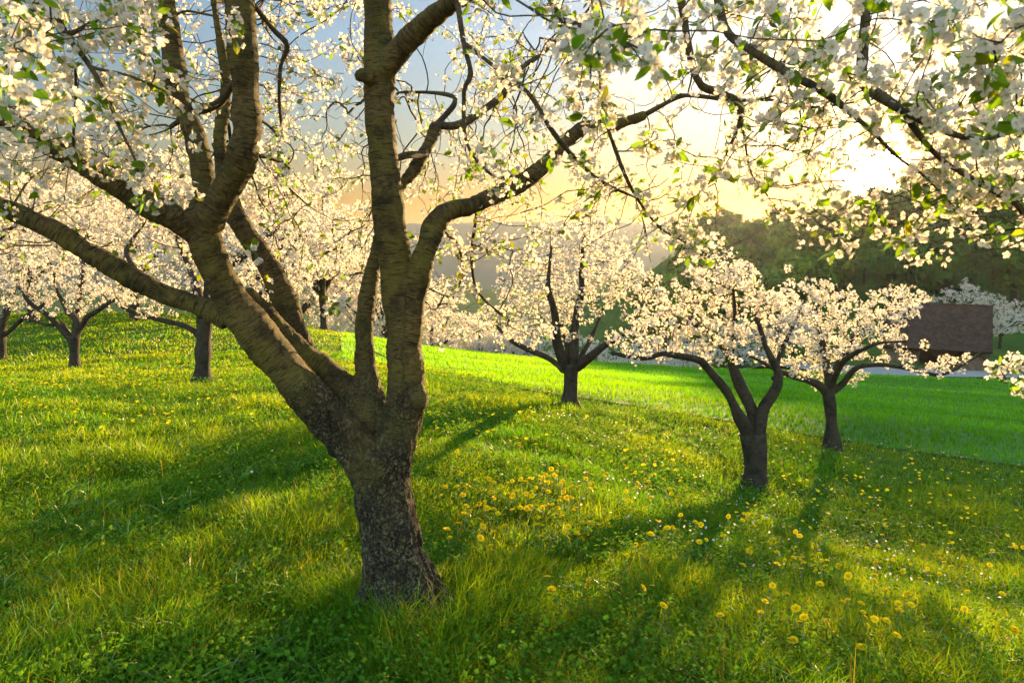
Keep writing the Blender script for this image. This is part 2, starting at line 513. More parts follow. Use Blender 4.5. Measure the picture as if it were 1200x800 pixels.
M_hill = simple('far_wooded_hill', (0.055, 0.050, 0.026), 1.0, 0.35, 0.06)
M_hill_far = simple('distant_hill', (0.06, 0.07, 0.05), 1.0, 0.25, 0.03)

# ------------------------------------------------------------------ the setting: ground, field, road, hills
tx = np.linspace(-1, 1, 300); ty = np.linspace(-0.52, 1, 330)
gx = 1.35 * np.sinh(6.9 * tx); gy = 1.5 * np.sinh(6.9 * ty)
GX, GY = np.meshgrid(gx, gy)
GZ = height(GX, GY)
nx_, ny_ = len(gx), len(gy)
ii = (np.arange(ny_ - 1)[:, None] * nx_ + np.arange(nx_ - 1)[None]).ravel()
grid_f = np.stack([ii, ii + 1, ii + nx_ + 1, ii + nx_], -1)
tag(mesh_np('ground', np.stack([GX, GY, GZ], -1).reshape(-1, 3), [(grid_f, 0)], [M_ground]), kind='structure')

# mown field below the orchard: its near edge and the road's near edge as seen from the orchard
EDGE_PX = np.array([400, 440, 500, 560, 635, 680, 759, 800, 908, 1025, 1200, 1330, 1500])
EDGE_PY = np.array([424, 427, 436, 447, 461, 467, 479, 485, 504, 523, 548, 568, 596])
ROAD_PX = np.array([330, 370, 430, 500, 520, 600, 700, 800, 1000, 1150, 1260, 1500])
ROAD_PY = np.array([381, 385, 394, 406, 408, 414, 421, 428, 438, 444, 446, 452])
def edge_py(px): return np.interp(px, EDGE_PX, EDGE_PY)
def road_py(px): return np.interp(px, ROAD_PX, ROAD_PY)
cols = np.linspace(400, 1480, 90)
fa = np.array([at(p, edge_py(p))[:2] for p in cols]); fb = np.array([at(p, road_py(p))[:2] for p in cols])
t = np.linspace(0, 1, 60)[:, None, None]
fxy = fa[None] * (1 - t) + fb[None] * t
fz = height(fxy[..., 0], fxy[..., 1]) + 0.025
nx2 = len(cols)
ii = (np.arange(59)[:, None] * nx2 + np.arange(nx2 - 1)[None]).ravel()
tag(mesh_np('field', np.concatenate([fxy, fz[..., None]], -1).reshape(-1, 3), [(np.stack([ii, ii + 1, ii + nx2 + 1, ii + nx2], -1), 0)], [M_field]), kind='structure')

rc = np.array([at(p, road_py(p)) for p in np.linspace(335, 1480, 80)])
for k in range(6): rc[1:-1] = (rc[:-2] + 2 * rc[1:-1] + rc[2:]) / 4
tan = np.gradient(rc[:, :2], axis=0); tan /= np.linalg.norm(tan, axis=1, keepdims=True)
nor = np.stack([-tan[:, 1], tan[:, 0]], -1)
rv = []
for off, dz in ((-0.1, 0.0), (0.0, 0.07), (1.5, 0.11), (3.0, 0.07), (3.1, 0.0)):
    q = rc[:, :2] + nor * off
    rv.append(np.concatenate([q, (height(rc[:, 0] + nor[:, 0] * 1.2, rc[:, 1] + nor[:, 1] * 1.2, False) + 0.12 + dz)[:, None]], -1))
rv = np.concatenate(rv); nr = len(rc)
ii = (np.arange(4)[:, None] * nr + np.arange(nr - 1)[None]).ravel()
tag(mesh_np('road', rv, [(np.stack([ii, ii + 1, ii + nr + 1, ii + nr], -1), 0)], [M_road]), kind='structure')

def ridge(name, D, x0, x1, crest, depth, mat, seed, fade=0.0):
    n_, m_ = 160, 14
    xs = np.linspace(x0, x1, n_)
    cz = crest(xs) + 2.2 * (fbm(xs / 40, xs * 0, seed=seed, octs=5) - .5) * D / 300
    vs = []
    for j in range(m_):
        s_ = j / (m_ - 1) * 2 - 1
        prof = np.cos(s_ * np.pi / 2) ** 1.2 if abs(s_) < 1 else 0.0
        yy = D + s_ * depth + 10 * (noise(xs / 50, xs * 0 + j, seed=seed + 3) - .5)
        zz = -30 + (cz + 30) * prof + 3 * (noise(xs / 25, yy / 25, seed=seed + 9) - .5) * prof
        vs.append(np.stack([xs, yy, zz], -1))
    ii = (np.arange(m_ - 1)[:, None] * n_ + np.arange(n_ - 1)[None]).ravel()
    return tag(mesh_np(name, np.concatenate(vs), [(np.stack([ii, ii + 1, ii + n_ + 1, ii + n_], -1), 0)], [mat]), kind='structure')
ridge('hill', 420, 40, 420, lambda x: -28 + 53 * sstep(60, 150, x), 130, M_hill, 11)
ridge('hill', 880, -900, 1000, lambda x: 50 + 8 * np.sin(x / 170 + 1.0) - 6 * sstep(0, 300, x), 160, M_hill_far, 23)

print('setting', round(time.time() - T0, 1))

# ------------------------------------------------------------------ blossoms, leaves
def flower_geo(rg, size, hi, cup):
    """one cherry flower facing +z: petals (slot 0), stamens (slot 1)"""
    V, Fp, Fs = [], [], []
    n = 0
    for k in range(5):
        a = k * 2 * np.pi / 5 + rg.normal() * 0.08
        ca, sa = np.cos(a), np.sin(a)
        L = size * 0.5 * rg.uniform(0.9, 1.08); W = L * 0.47
        cu = cup + rg.normal() * 0.12
        if hi:
            prof = [(0.08, 0), (0.45, -0.82), (0.82, -0.95), (1.0, -0.35), (0.93, 0), (1.0, 0.35), (0.82, 0.95), (0.45, 0.82), (0.6, 0)]
        else:
            prof = [(0.06, 0), (0.55, -0.95), (0.98, -0.45), (0.98, 0.45), (0.55, 0.95)]
        pts = []
        for r_, w_ in prof:
            rad = r_ * L
            zz = rad * np.tan(cu) * (0.55 + 0.45 * r_) + abs(w_) * 0.12 * L * r_ + rg.normal() * 0.02 * L
            pts.append((rad * ca - w_ * W * sa, rad * sa + w_ * W * ca, zz))
        V += pts
        if hi:
            for i in range(8): Fp.append((n + 8, n + i, n + (i + 1) % 8))
        else:
            Fp.append((n, n + 1, n + 2)); Fp.append((n, n + 2, n + 3)); Fp.append((n, n + 3, n + 4))
        n += len(pts)
    if hi:
        c = n; V.append((0, 0, size * 0.04)); n += 1
        for k in range(6):
            a = k * np.pi / 3 + rg.uniform(0, 1); r_ = size * rg.uniform(0.10, 0.17)
            V += [(r_ * np.cos(a - .35), r_ * np.sin(a - .35), size * rg.uniform(.15, .24)), (r_ * np.cos(a + .35), r_ * np.sin(a + .35), size * rg.uniform(.15, .24))]
            Fs.append((c, n, n + 1)); n += 2
    return np.array(V), np.array(Fp), (np.array(Fs) if Fs else None)

def basis(z, spin):
    z = z / np.linalg.norm(z)
    ref = np.array([1.0, 0, 0]) if abs(z[0]) < .8 else np.array([0, 1.0, 0])
    x = np.cross(ref, z); x /= np.linalg.norm(x); y = np.cross(z, x)
    c, s_ = np.cos(spin), np.sin(spin)
    return np.stack([c * x + s_ * y, -s_ * x + c * y, z], -1)

def leaf_geo(geo, base, d, L, W, col, rg, slot=0):
    """one folded, arching leaf"""
    B = basis(np.cross(d, [0.3, 0.2, 1.0]) if np.linalg.norm(np.cross(d, [0.3, 0.2, 1.0])) > .05 else np.array([1.0, 0, 0]), 0)
    side = np.cross(d, [0, 0, 1.0]); side = side / max(np.linalg.norm(side), 1e-6)
    tw = rg.uniform(-.8, .8); up = np.cross(side, d)
    side, up = np.cos(tw) * side + np.sin(tw) * up, np.cos(tw) * up - np.sin(tw) * side
    st = [(0.0, 0.03), (0.22, 0.72), (0.5, 1.0), (0.78, 0.66), (1.0, 0.0)]
    V = []; curl = rg.uniform(.05, .4)
    for s_, w_ in st:
        c = base + d * (L * s_) - up * (curl * L * s_ * s_)
        V += [c + side * (W * w_) + up * W * w_ * .35, c, c - side * (W * w_) + up * W * w_ * .35]
    f = []
    for i in range(4):
        a = i * 3
        f += [(a, a + 1, a + 4, a + 3), (a + 1, a + 2, a + 5, a + 4)]
    geo.add(V, [(np.array(f), slot)], Col=np.tile(col, (len(V), 1)))

PETAL = np.array([0.74, 0.695, 0.65])
def cluster_geo(rg, hi, nfl, size, stalk, leaves, spread=1.0):
    """an umbel of flowers on stalks round a spur, plus a few young leaves: slots petal, stamen, stalk, leaf"""
    g = Geo(); lf = Geo()
    for i in range(nfl):
        d = rg.normal(size=3); d[2] += 0.35; d /= np.linalg.norm(d)
        L = stalk * rg.uniform(.6, 1.25)
        fd = d + rg.normal(size=3) * 0.35
        v, fp, fs = flower_geo(rg, size * rg.uniform(.85, 1.12), hi, rg.choice([0.15, 0.3, 0.5, 0.8]))
        B = basis(fd, rg.uniform(0, 6.28))
        tip = d * L * spread
        w = v @ B.T + tip
        tint = PETAL * rg.uniform(.92, 1.06) * np.array([1, rg.uniform(.95, 1.01), rg.uniform(.93, 1.02)])
        faces = [(fp, 0)]
        if fs is not None: faces.append((fs, 1))
        g.add(w, faces, Col=np.tile(tint, (len(w), 1)))
        if hi:
            sd = basis(d, 0)
            r_ = 0.0008
            ring = np.array([(r_, 0, 0), (-r_ / 2, r_ * .87, 0), (-r_ / 2, -r_ * .87, 0)]) @ sd.T
            sv = np.vstack([ring, ring + tip * .55 + np.array([0, 0, -L * .04]), ring * 1.6 + tip - B[:, 2] * .001])
            q = [(a + o, (a + 1) % 3 + o, (a + 1) % 3 + 3 + o, a + 3 + o) for o in (0, 3) for a in range(3)]
            g.add(sv, [(np.array(q), 2)], Col=np.tile([.12, .17, .03], (9, 1)))
    for i in range(leaves):
        d = rg.normal(size=3); d[2] -= 0.15; d /= np.linalg.norm(d)
        L = rg.uniform(.6, 1.15) * (0.052 if hi else 0.050)
        c = np.array([0.095, 0.150, 0.014]) * rg.uniform(.75, 1.3) * (np.array([1.35, .85, 1.0]) if rg.random() < .15 else 1)
        leaf_geo(lf, d * 0.01, d, L, L * rg.uniform(.2, .28), c, rg)
    return g, lf

def lib_arrays(lib):
    out = []
    for g in lib:
        if g.n == 0: out.append(None); continue
        fs = {}
        for f, m in g.f: fs.setdefault((f.shape[1], m), []).append(f)
        out.append((np.concatenate(g.v), [(np.concatenate(l), k[1]) for k, l in fs.items()], np.concatenate(g.at['Col'])))
    return out

def scatter(lib, pos, rot, scl, var, geo):
    """one mesh out of many copies of the pieces in lib"""
    for k, item in enumerate(lib):
        if item is None: continue
        sel = np.where(var == k)[0]
        if not len(sel): continue
        v, fs, c = item
        w = np.einsum('nij,vj->nvi', rot[sel] * scl[sel, None, None], v) + pos[sel][:, None]
        n = len(v)
        off = (np.arange(len(sel)) * n)[:, None, None]
        tint = rng.uniform(.93, 1.05, (len(sel), 1, 1))
        geo.add(w.reshape(-1, 3), [((f[None] + off).reshape(-1, f.shape[1]), m) for f, m in fs], Col=(c[None] * tint).reshape(-1, 3))

def lib(seed, n, hi, nfl, size, stalk, leaves):
    rg = np.random.default_rng(seed)
    a = [cluster_geo(rg, hi, int(rg.integers(*nfl)), size, stalk, int(rg.integers(*leaves))) for _ in range(n)]
    return a
LIB_HI = lib(1, 8, True, (6, 12), 0.029, 0.036, (2, 5))
LIB_MID = lib(2, 8, False, (5, 10), 0.026, 0.032, (1, 4))
LIB_FAR = lib(3, 8, False, (9, 14), 0.035, 0.050, (0, 3))
HI_F, HI_L = lib_arrays([a for a, b in LIB_HI]), lib_arrays([b for a, b in LIB_HI])
MID_F, MID_L = lib_arrays([a for a, b in LIB_MID]), lib_arrays([b for a, b in LIB_MID])
FAR_F, FAR_L = lib_arrays([a for a, b in LIB_FAR]), lib_arrays([b for a, b in LIB_FAR])
COLT = {'Col': 'FLOAT_COLOR', 'bark': 'FLOAT_VECTOR', 'rough': 'FLOAT'}
M_PETALS = [M_petal, M_stamen, M_stalk]

# ------------------------------------------------------------------ growing twigs
def grow(limbs, attract, step, infl, kill, iters, tip_r, rg, jitter=0.35, droop=0.0, min_grow_r=None, expo=2.2):
    """space colonisation: twigs grow from the limbs towards free points of the crown"""
    pos, par, rad, base = [], [], [], []
    for pts, r_ in limbs:
        q = catmull(np.column_stack([pts, r_]), step)
        for i, row in enumerate(q):
            pos.append(row[:3]); rad.append(row[3]); par.append(-1 if i == 0 else len(pos) - 2); base.append(True)
    nb = len(pos)
    pos = [np.asarray(p) for p in pos]
    cap = 40000
    A = np.empty((cap, 3)); A[:nb] = np.array(pos)
    n = nb
    att = np.asarray(attract, float)
    nd = np.full(len(att), 1e9); ni = np.zeros(len(att), int)
    allowed = np.ones(nb, bool) if min_grow_r is None else np.array(rad) <= min_grow_r
    idx = np.where(allowed)[0]
    for s_ in range(0, len(idx), 256):
        blk = idx[s_:s_ + 256]
        d = np.linalg.norm(att[:, None] - A[blk][None], axis=2)
        m = d.argmin(1); dm = d[np.arange(len(att)), m]
        up = dm < nd; nd[up] = dm[up]; ni[up] = blk[m[up]]
    alive = nd > kill
    for it in range(iters):
        act = alive & (nd < infl)
        if not act.any(): break
        src, inv = np.unique(ni[act], return_inverse=True)
        dv = att[act] - A[ni[act]]; dv /= np.linalg.norm(dv, axis=1, keepdims=True)
        acc = np.zeros((len(src), 3)); np.add.at(acc, inv, dv)
        acc /= np.maximum(np.linalg.norm(acc, axis=1, keepdims=True), 1e-6)
        acc += rg.normal(size=acc.shape) * jitter * 0.6
        acc[:, 2] -= droop
        acc /= np.linalg.norm(acc, axis=1, keepdims=True)
        newp = A[src] + acc * step
        k = len(newp)
        if n + k > cap: break
        A[n:n + k] = newp; par.extend(src.tolist())
        d = np.linalg.norm(att[:, None] - newp[None], axis=2)
        m = d.argmin(1); dm = d[np.arange(len(att)), m]
        up = dm < nd; nd[up] = dm[up]; ni[up] = n + m[up]
        alive &= nd > kill
        n += k
    pos = A[:n].copy(); par = np.array(par)
    kids = [[] for _ in range(n)]
    for i in range(nb, n): kids[par[i]].append(i)
    r2 = np.zeros(n); size = np.ones(n)
    for i in range(n - 1, nb - 1, -1):
        if not kids[i]: r2[i] = tip_r ** expo
        else:
            r2[i] = sum(r2[c] for c in kids[i]) + 0.06 * tip_r ** expo; size[i] += sum(size[c] for c in kids[i])
    rr = r2 ** (1 / expo)
    rr[:nb] = rad
    chains = []
    for i in range(nb, n):
        p_ = par[i]
        start = p_ < nb or max(kids[p_], key=lambda c: size[c]) != i
        if not start: continue
        ch = [p_, i]
        while kids[ch[-1]]: ch.append(max(kids[ch[-1]], key=lambda c: size[c]))
        pts = pos[ch].copy(); r_ = rr[ch].copy()
        r_[0] = min(r_[0], r_[1] * 1.15) if p_ >= nb else min(r_[1] * 1.2, rr[p_] * .8)
        r_ = np.minimum(r_, np.maximum(rr[p_] * .85, tip_r))
        if len(pts) > 2: pts[1:-1] = 0.25 * pts[:-2] + 0.5 * pts[1:-1] + 0.25 * pts[2:]
        chains.append((pts, r_))
    tipness = np.array([len(kids[i]) for i in range(n)])
    return chains, pos[nb:], rr[nb:], tipness[nb:], pos[par[nb:]] if n > nb else pos[:0]

def twig_mesh(chains, sides=5):
    g = Geo()
    for k, (pts, r_) in enumerate(chains):
        tube(g, pts, r_, sides if r_[0] > .004 else 4, cap=False)
    return g

def spots(nodes, rr, kids, maxr, rg, per=1.0, off=0.02):
    sel = np.where(rr < maxr)[0]
    p = np.where(kids[sel] == 0, 1.0, 0.72) * per
    cnt = np.floor(p + rg.random(len(sel))).astype(int)
    pos = np.repeat(nodes[sel], cnt, axis=0)
    return pos + rg.normal(size=pos.shape) * off

def ellipsoid(rg, n, c, ax, shell=0.35):
    d = rg.normal(size=(n, 3)); d /= np.linalg.norm(d, axis=1, keepdims=True)
    r_ = (shell ** 3 + (1 - shell ** 3) * rg.random(n)) ** (1 / 3)
    return np.asarray(c) + d * r_[:, None] * np.asarray(ax)

def limb_px(D0, pts):
    """limb given as (px, py, width in px[, depth offset]) rows at about D0 metres"""
    out, rad = [], []
    for q in pts:
        D = D0 + (q[3] if len(q) > 3 else 0.0)
        out.append(P(q[0], q[1], D)); rad.append(q[2] * 0.5 * D / FPX * 1.0)
    return np.array(out), np.array(rad)

# ------------------------------------------------------------------ the big old cherry tree in front
def near_tree():
    rg = np.random.default_rng(21)
    base = P(470, 735, 3.1); base[2] = height(base[0], base[1])
    root = empty('cherry_tree', base)
    tag(root, 'big old mossy cherry tree whose thick trunk forks low in the foreground', 'tree', 'cherry trees of the orchard')
    L = {}
    def limb(*rows): return [tuple(r) for r in rows]
    heavy = [
        limb((470, 752, 118, 3.12), (469, 735, 104, 3.12), (466, 700, 92, 3.12), (459, 650, 82, 3.12), (452, 600, 76, 3.12), (447, 560, 76, 3.12), (446, 525, 82, 3.12)),
        limb((452, 560, 60, 3.12), (466, 510, 54, 3.12), (474, 470, 51, 3.12), (474, 420, 49, 3.13), (467, 340, 45, 3.14), (455, 260, 41, 3.15), (448, 170, 39, 3.16), (446, 90, 42, 3.17), (445, 40, 37, 3.17), (442, -30, 34, 3.17), (440, -110, 30, 3.15), (445, -220, 23, 3.1), (430, -360, 13, 3.0), (450, -480, 5, 2.9)),
        limb((442, 570, 56, 3.10), (420, 530, 62, 3.08), (385, 492, 58, 3.05), (342, 440, 54, 3.0), (303, 395, 51, 2.97), (272, 350, 46, 2.95), (250, 308, 42, 2.93), (236, 272, 44, 2.92)),
        limb((238, 275, 40, 2.92), (206, 256, 36, 2.88), (150, 225, 32, 2.82), (90, 185, 29, 2.75), (45, 160, 27, 2.7), (0, 135, 25, 2.65), (-70, 95, 23, 2.6), (-150, 30, 19, 2.5), (-260, -50, 12, 2.45), (-370, -140, 5, 2.4)),
        limb((236, 268, 36, 2.93), (239, 220, 30, 2.97), (226, 155, 28, 3.0), (210, 112, 27, 3.02), (201, 60, 26, 3.03), (194, 10, 26, 3.03), (188, -60, 24, 3.0), (175, -160, 18, 2.9), (150, -320, 12, 2.8), (170, -460, 5, 2.7)),
        limb((238, 268, 42, 2.92), (262, 226, 40, 2.9), (281, 190, 37, 2.88), (287, 150, 34, 2.87), (284, 80, 34, 2.86), (281, 0, 34, 2.85), (279, -70, 31, 2.83), (290, -180, 22, 2.75), (330, -330, 13, 2.7), (310, -460, 5, 2.6)),
        limb((268, 374, 34, 2.97), (232, 358, 28, 2.97), (170, 333, 28, 2.96), (110, 300, 27, 2.95), (60, 268, 25, 2.93), (0, 240, 23, 2.9), (-70, 205, 21, 2.85), (-150, 150, 17, 2.8), (-270, 80, 11, 2.75), (-380, 20, 5, 2.7)),
        limb((440, 505, 44, 3.15), (420, 474, 42, 3.17), (395, 450, 40, 3.19), (360, 420, 37, 3.2), (330, 390, 34, 3.2), (306, 364, 31, 3.18), (288, 345, 28, 3.12)),
        limb((425, 525, 34, 3.3), (385, 470, 34, 3.36), (352, 402, 32, 3.4), (335, 355, 32, 3.4), (315, 312, 30, 3.4), (285, 268, 28, 3.4), (266, 232, 25, 3.42), (258, 170, 18, 3.45), (262, 90, 14, 3.5), (250, 0, 11, 3.5)),
        limb((444, 490, 38, 3.18), (430, 440, 29, 3.24), (426, 390, 25, 3.28), (430, 345, 24, 3.32), (438, 308, 22, 3.38), (451, 265, 20, 3.45), (469, 222, 16, 3.55), (487, 200, 17, 3.6), (502, 175, 17, 3.65), (511, 145, 14, 3.7)),
        limb((478, 400, 34, 3.1), (490, 335, 32, 3.1), (500, 290, 31, 3.12), (512, 260, 31, 3.15), (530, 246, 27, 3.18), (560, 241, 24, 3.25), (610, 215, 21, 3.35), (650, 180, 20, 3.42), (682, 152, 18, 3.48), (724, 145, 15, 3.53), (757, 134, 14, 3.55)),
        limb((447, 88, 34, 3.15), (466, 62, 32, 3.1), (490, 36, 30, 3.05), (515, 15, 28, 3.0), (542, -5, 26, 2.93), (620, -70, 24, 2.75), (720, -130, 22, 2.55), (820, -140, 19, 2.4), (930, -130, 16, 2.3), (1010, -90, 13, 2.2)),
        limb((486, 448, 12, 3.10), (488, 458, 26, 3.08), (489, 467, 32, 3.07), (488, 477, 26, 3.08), (484, 490, 14, 3.10)),            # burl
        limb((436, 92, 20, 3.1), (424, 88, 18, 3.08), (417, 90, 13, 3.06)),                # pruned stub
    ]
    med = [
        limb((469, 222, 11, 3.55), (455, 192, 12, 3.4), (470, 184, 12, 3.42), (500, 178, 11, 3.6)),
        limb((510, 146, 13, 3.7), (540, 147, 13, 3.75), (570, 128, 12, 3.8), (592, 109, 11, 3.85), (611, 82, 9, 3.9), (637, 60, 6, 3.95), (670, 30, 4, 4.0)),
        limb((511, 148, 12, 3.7), (532, 120, 8, 3.78), (528, 112, 7, 3.8), (500, 108, 6, 3.85), (474, 108, 5, 3.9)),
        limb((757, 134, 8, 3.55), (780, 120, 8, 3.5), (797, 112, 8, 3.45), (830, 115, 7, 3.4), (861, 118, 7, 3.35), (900, 117, 5, 3.3), (950, 126, 4, 3.2), (1000, 120, 3, 3.1)),
        limb((790, -90, 12, 2.7), (800, 10, 11, 2.75), (815, 92, 12, 2.8), (840, 108, 13, 2.85), (862, 120, 12, 2.9), (867, 138, 8, 2.9), (852, 175, 4, 2.95), (838, 215, 3, 3.0)),
        limb((862, 122, 8, 2.9), (872, 160, 4, 2.95), (880, 200, 3, 3.0), (900, 232, 2.4, 3.0)),
        limb((820, -140, 13, 2.4), (835, -30, 12, 2.3), (850, 32, 11, 2.25), (878, 56, 11, 2.2), (920, 84, 13, 2.15), (960, 108, 12, 2.1), (1000, 134, 9, 2.05), (1020, 152, 7, 2.0), (1048, 182, 5, 2.0), (1080, 205, 4, 2.02), (1108, 232, 2.5, 2.05)),
        limb((1010, -90, 14, 2.2), (1012, 0, 15, 2.1), (1012, 60, 16, 2.05), (1013, 98, 16, 2.0), (1040, 120, 15, 1.97), (1078, 140, 13, 1.95), (1120, 156, 11, 1.93), (1165, 160, 8, 1.9), (1220, 150, 6, 1.9), (1290, 170, 3, 1.9)),
        limb((1050, 124, 10, 1.97), (1075, 158, 9, 2.0), (1100, 184, 9, 2.05), (1135, 205, 9, 2.1), (1172, 227, 9, 2.15), (1205, 252, 9, 2.2), (1250, 300, 9, 2.4), (1262, 360, 8, 2.7), (1240, 405, 6, 2.9), (1205, 424, 5, 3.0), (1172, 432, 3, 3.05)),
        limb((537, -5, 10, 2.9), (545, 50, 9, 2.85), (553, 88, 9, 2.83), (543, 108, 8, 2.83), (545, 160, 6, 2.85), (562, 192, 5, 2.87), (582, 207, 4, 2.88), (612, 205, 3, 2.9)),
        limb((546, 52, 7, 2.85), (575, 75, 7, 2.83), (620, 112, 7, 2.82), (652, 162, 6, 2.82), (700, 212, 4, 2.85), (745, 234, 3, 2.87)),
        limb((620, -70, 10, 2.75), (650, 12, 9, 2.3), (672, 28, 8, 2.1), (694, 38, 7, 1.95), (722, 44, 6, 1.8), (745, 40, 4, 1.7)),
        limb((690, -100, 9, 2.55), (700, 60, 7, 2.5), (706, 128, 6, 2.5), (722, 178, 6, 2.5), (746, 230, 5, 2.52), (772, 266, 4, 2.55), (806, 286, 3, 2.6), (830, 300, 2.4, 2.6)),
        limb((640, 140, 4, 2.8), (672, 180, 4, 2.8), (705, 211, 4, 2.8), (746, 233, 3, 2.8)),
        limb((188, -60, 14, 3.0), (120, -110, 13, 2.6), (65, -60, 12, 2.35), (62, 0, 11, 2.3), (76, 42, 10, 2.28), (104, 76, 8, 2.26), (125, 110, 7, 2.25), (141, 150, 6, 2.25), (158, 192, 5, 2.25), (163, 226, 4, 2.25)),
        limb((62, -40, 8, 2.3), (40, 20, 8, 2.1), (30, 55, 7, 2.0), (10, 80, 6, 1.9), (-30, 120, 4, 1.85)),
        limb((104, 76, 6, 2.26), (128, 84, 5, 2.25), (150, 90, 4, 2.27), (190, 108, 3, 2.3), (225, 130, 2, 2.4)),
        limb((76, 42, 6, 2.28), (110, 26, 6, 2.3), (140, 10, 5, 2.3), (170, -20, 5, 2.35)),
        limb((281, -20, 8, 2.85), (318, 30, 8, 3.0), (338, 54, 8, 3.05), (328, 80, 7, 3.1), (327, 120, 5, 3.15), (332, 165, 3, 3.2)),
        limb((284, 80, 7, 2.86), (262, 118, 13, 3.0), (236, 131, 13, 3.1), (200, 150, 7, 3.3)),
        limb((287, 180, 6, 2.88), (318, 186, 5, 2.95), (338, 196, 4, 3.0), (334, 212, 3, 3.02), (360, 240, 2.5, 3.1)),
        limb((150, 225, 7, 2.82), (145, 200, 5, 2.85), (92, 185, 4, 2.4), (86, 130, 5, 2.3), (88, 80, 4, 2.3)),
        limb((60, 268, 7, 2.93), (20, 262, 6, 3.2), (-20, 300, 4, 3.4)),
        limb((170, 333, 6, 2.96), (150, 300, 8, 3.1), (152, 285, 5, 3.15), (170, 262, 3, 3.2)),
        limb((560, 243, 6, 3.25), (552, 300, 5, 3.5), (560, 340, 4, 3.7), (590, 370, 3, 3.9)),
        limb((512, 262, 6, 3.2), (535, 285, 5, 3.5), (542, 320, 4, 3.7), (530, 350, 3, 3.8)),
    ]
    def conv(rows, k_=1.0):
        a = np.array(rows, float)
        return P(a[:, 0], a[:, 1], a[:, 3]), a[:, 2] * 0.5 * a[:, 3] / FPX * k_
    H = [conv(r, .93 if k_ in (0,) else .88) for k_, r in enumerate(heavy)]; Md = [conv(r, .72) for r in med]
    # the trunk and its great limbs grown together into one surface
    g = Geo(); segs = []
    for k, (p, r_) in enumerate(H):
        q = catmull(np.column_stack([p, r_]), 0.04)
        pts = q[:, :3].copy(); rr = q[:, 3].copy()
        s_ = np.concatenate([[0], np.cumsum(np.linalg.norm(np.diff(pts, axis=0), axis=1))])
        if k not in (0, 12, 13):
            w = np.minimum(1, s_ / .3)[:, None]
            pts += w * 0.018 * (np.stack([noise(s_ * 3.5, s_ * 0 + j, seed=40 + k) for j in (0, 7, 13)], -1) - .5)
            rr *= 1 + 0.10 * (noise(s_ * 6, s_ * 0, seed=70 + k) - .5)
        tube(g, pts, rr, 20, wob=0.10 if k else 0.22, seed=k)
        segs.append((pts, rr, s_, k))
    for k in range(6):                                                # root flare
        a = k * 1.05 + .3
        c = base.copy()
        pts = np.array([c + [0.0, 0, .42], c + [np.cos(a) * .10, np.sin(a) * .10, .18], c + [np.cos(a) * .20, np.sin(a) * .20, 0.03], c + [np.cos(a) * .30, np.sin(a) * .30, -.09]])
        q = catmull(np.column_stack([pts, [.07, .085, .075, .04]]), .04)
        tube(g, q[:, :3], q[:, 3], 12)
        segs.append((q[:, :3], q[:, 3], np.linspace(0, .5, len(q)), 0))
    tmp = g.build('trunk_parts', [], types=COLT)
    mod = tmp.modifiers.new('fuse', 'REMESH'); mod.mode = 'VOXEL'; mod.voxel_size = 0.0065
    dg = bpy.context.evaluated_depsgraph_get()
    em = bpy.data.meshes.new_from_object(tmp.evaluated_get(dg))
    nv = len(em.vertices)
    v = np.empty(nv * 3, np.float32); em.vertices.foreach_get('co', v); v = v.reshape(-1, 3).astype(float)
    e = np.empty(len(em.edges) * 2, np.int32); em.edges.foreach_get('vertices', e); e = e.reshape(-1, 2)
    npoly = len(em.polygons)
    lv = np.empty(len(em.loops), np.int32); em.loops.foreach_get('vertex_index', lv)
    F4 = lv.reshape(-1, 4) if len(lv) == npoly * 4 else None
    bpy.data.objects.remove(tmp)
    deg = np.bincount(e.ravel(), minlength=nv).astype(float)
    for it in range(8):
        acc = np.stack([np.bincount(e[:, 0], v[e[:, 1], c], nv) + np.bincount(e[:, 1], v[e[:, 0], c], nv) for c in range(3)], -1)
        v = v + 0.55 * (acc / np.maximum(deg, 1)[:, None] - v)
    # coordinates along and round the nearest limb
    best = np.full(nv, 1e9); bark = np.zeros((nv, 3)); axisv = np.zeros((nv, 3)); which = np.zeros(nv, int)
    for pts, rr, s_, k in segs:
        tg = np.gradient(pts, axis=0); tg /= np.linalg.norm(tg, axis=1, keepdims=True)
        for st in range(0, nv, 20000):
            vv = v[st:st + 20000]
            d = np.linalg.norm(vv[:, None] - pts[None], axis=2)
            i = d.argmin(1)
            off = vv - pts[i]; al = (off * tg[i]).sum(1)
            perp = off - al[:, None] * tg[i]
            pd = np.linalg.norm(perp, axis=1) / rr[i]
            up = pd < best[st:st + 20000]
            j = np.where(up)[0] + st
            best[j] = pd[up]
            ref = np.array([0, 1.0, 0])
            a = np.cross(tg[i], ref); a /= np.maximum(np.linalg.norm(a, axis=1, keepdims=True), 1e-6); b = np.cross(tg[i], a)
            bark[j] = np.stack([(perp * a).sum(1), (perp * b).sum(1), s_[i] + al], -1)[up] + [0, 0, k * 3.7]
            axisv[j] = (perp / np.maximum(np.linalg.norm(perp, axis=1, keepdims=True), 1e-6))[up]
            which[j] = k
    zrel = v[:, 2] - base[2]
    low = 1 - sstep(0.55, 1.35, zrel + 0.9 * (noise(v[:, 0] * 6, v[:, 1] * 6, v[:, 2] * 6, seed=3) - .5))
    low = np.maximum(low, 0.9 * sstep(0.62, .75, noise(v[:, 0] * 5, v[:, 1] * 5, v[:, 2] * 3, seed=8)) * (1 - sstep(1.1, 1.7, zrel)))
    pl = noise(v[:, 0] * 34, v[:, 1] * 34, v[:, 2] * 12, seed=4); pl2 = noise(v[:, 0] * 70, v[:, 1] * 70, v[:, 2] * 40, seed=14)
    dr = 0.022 * (np.abs(pl - .5) * 2 - .4) + 0.008 * (pl2 - .5)
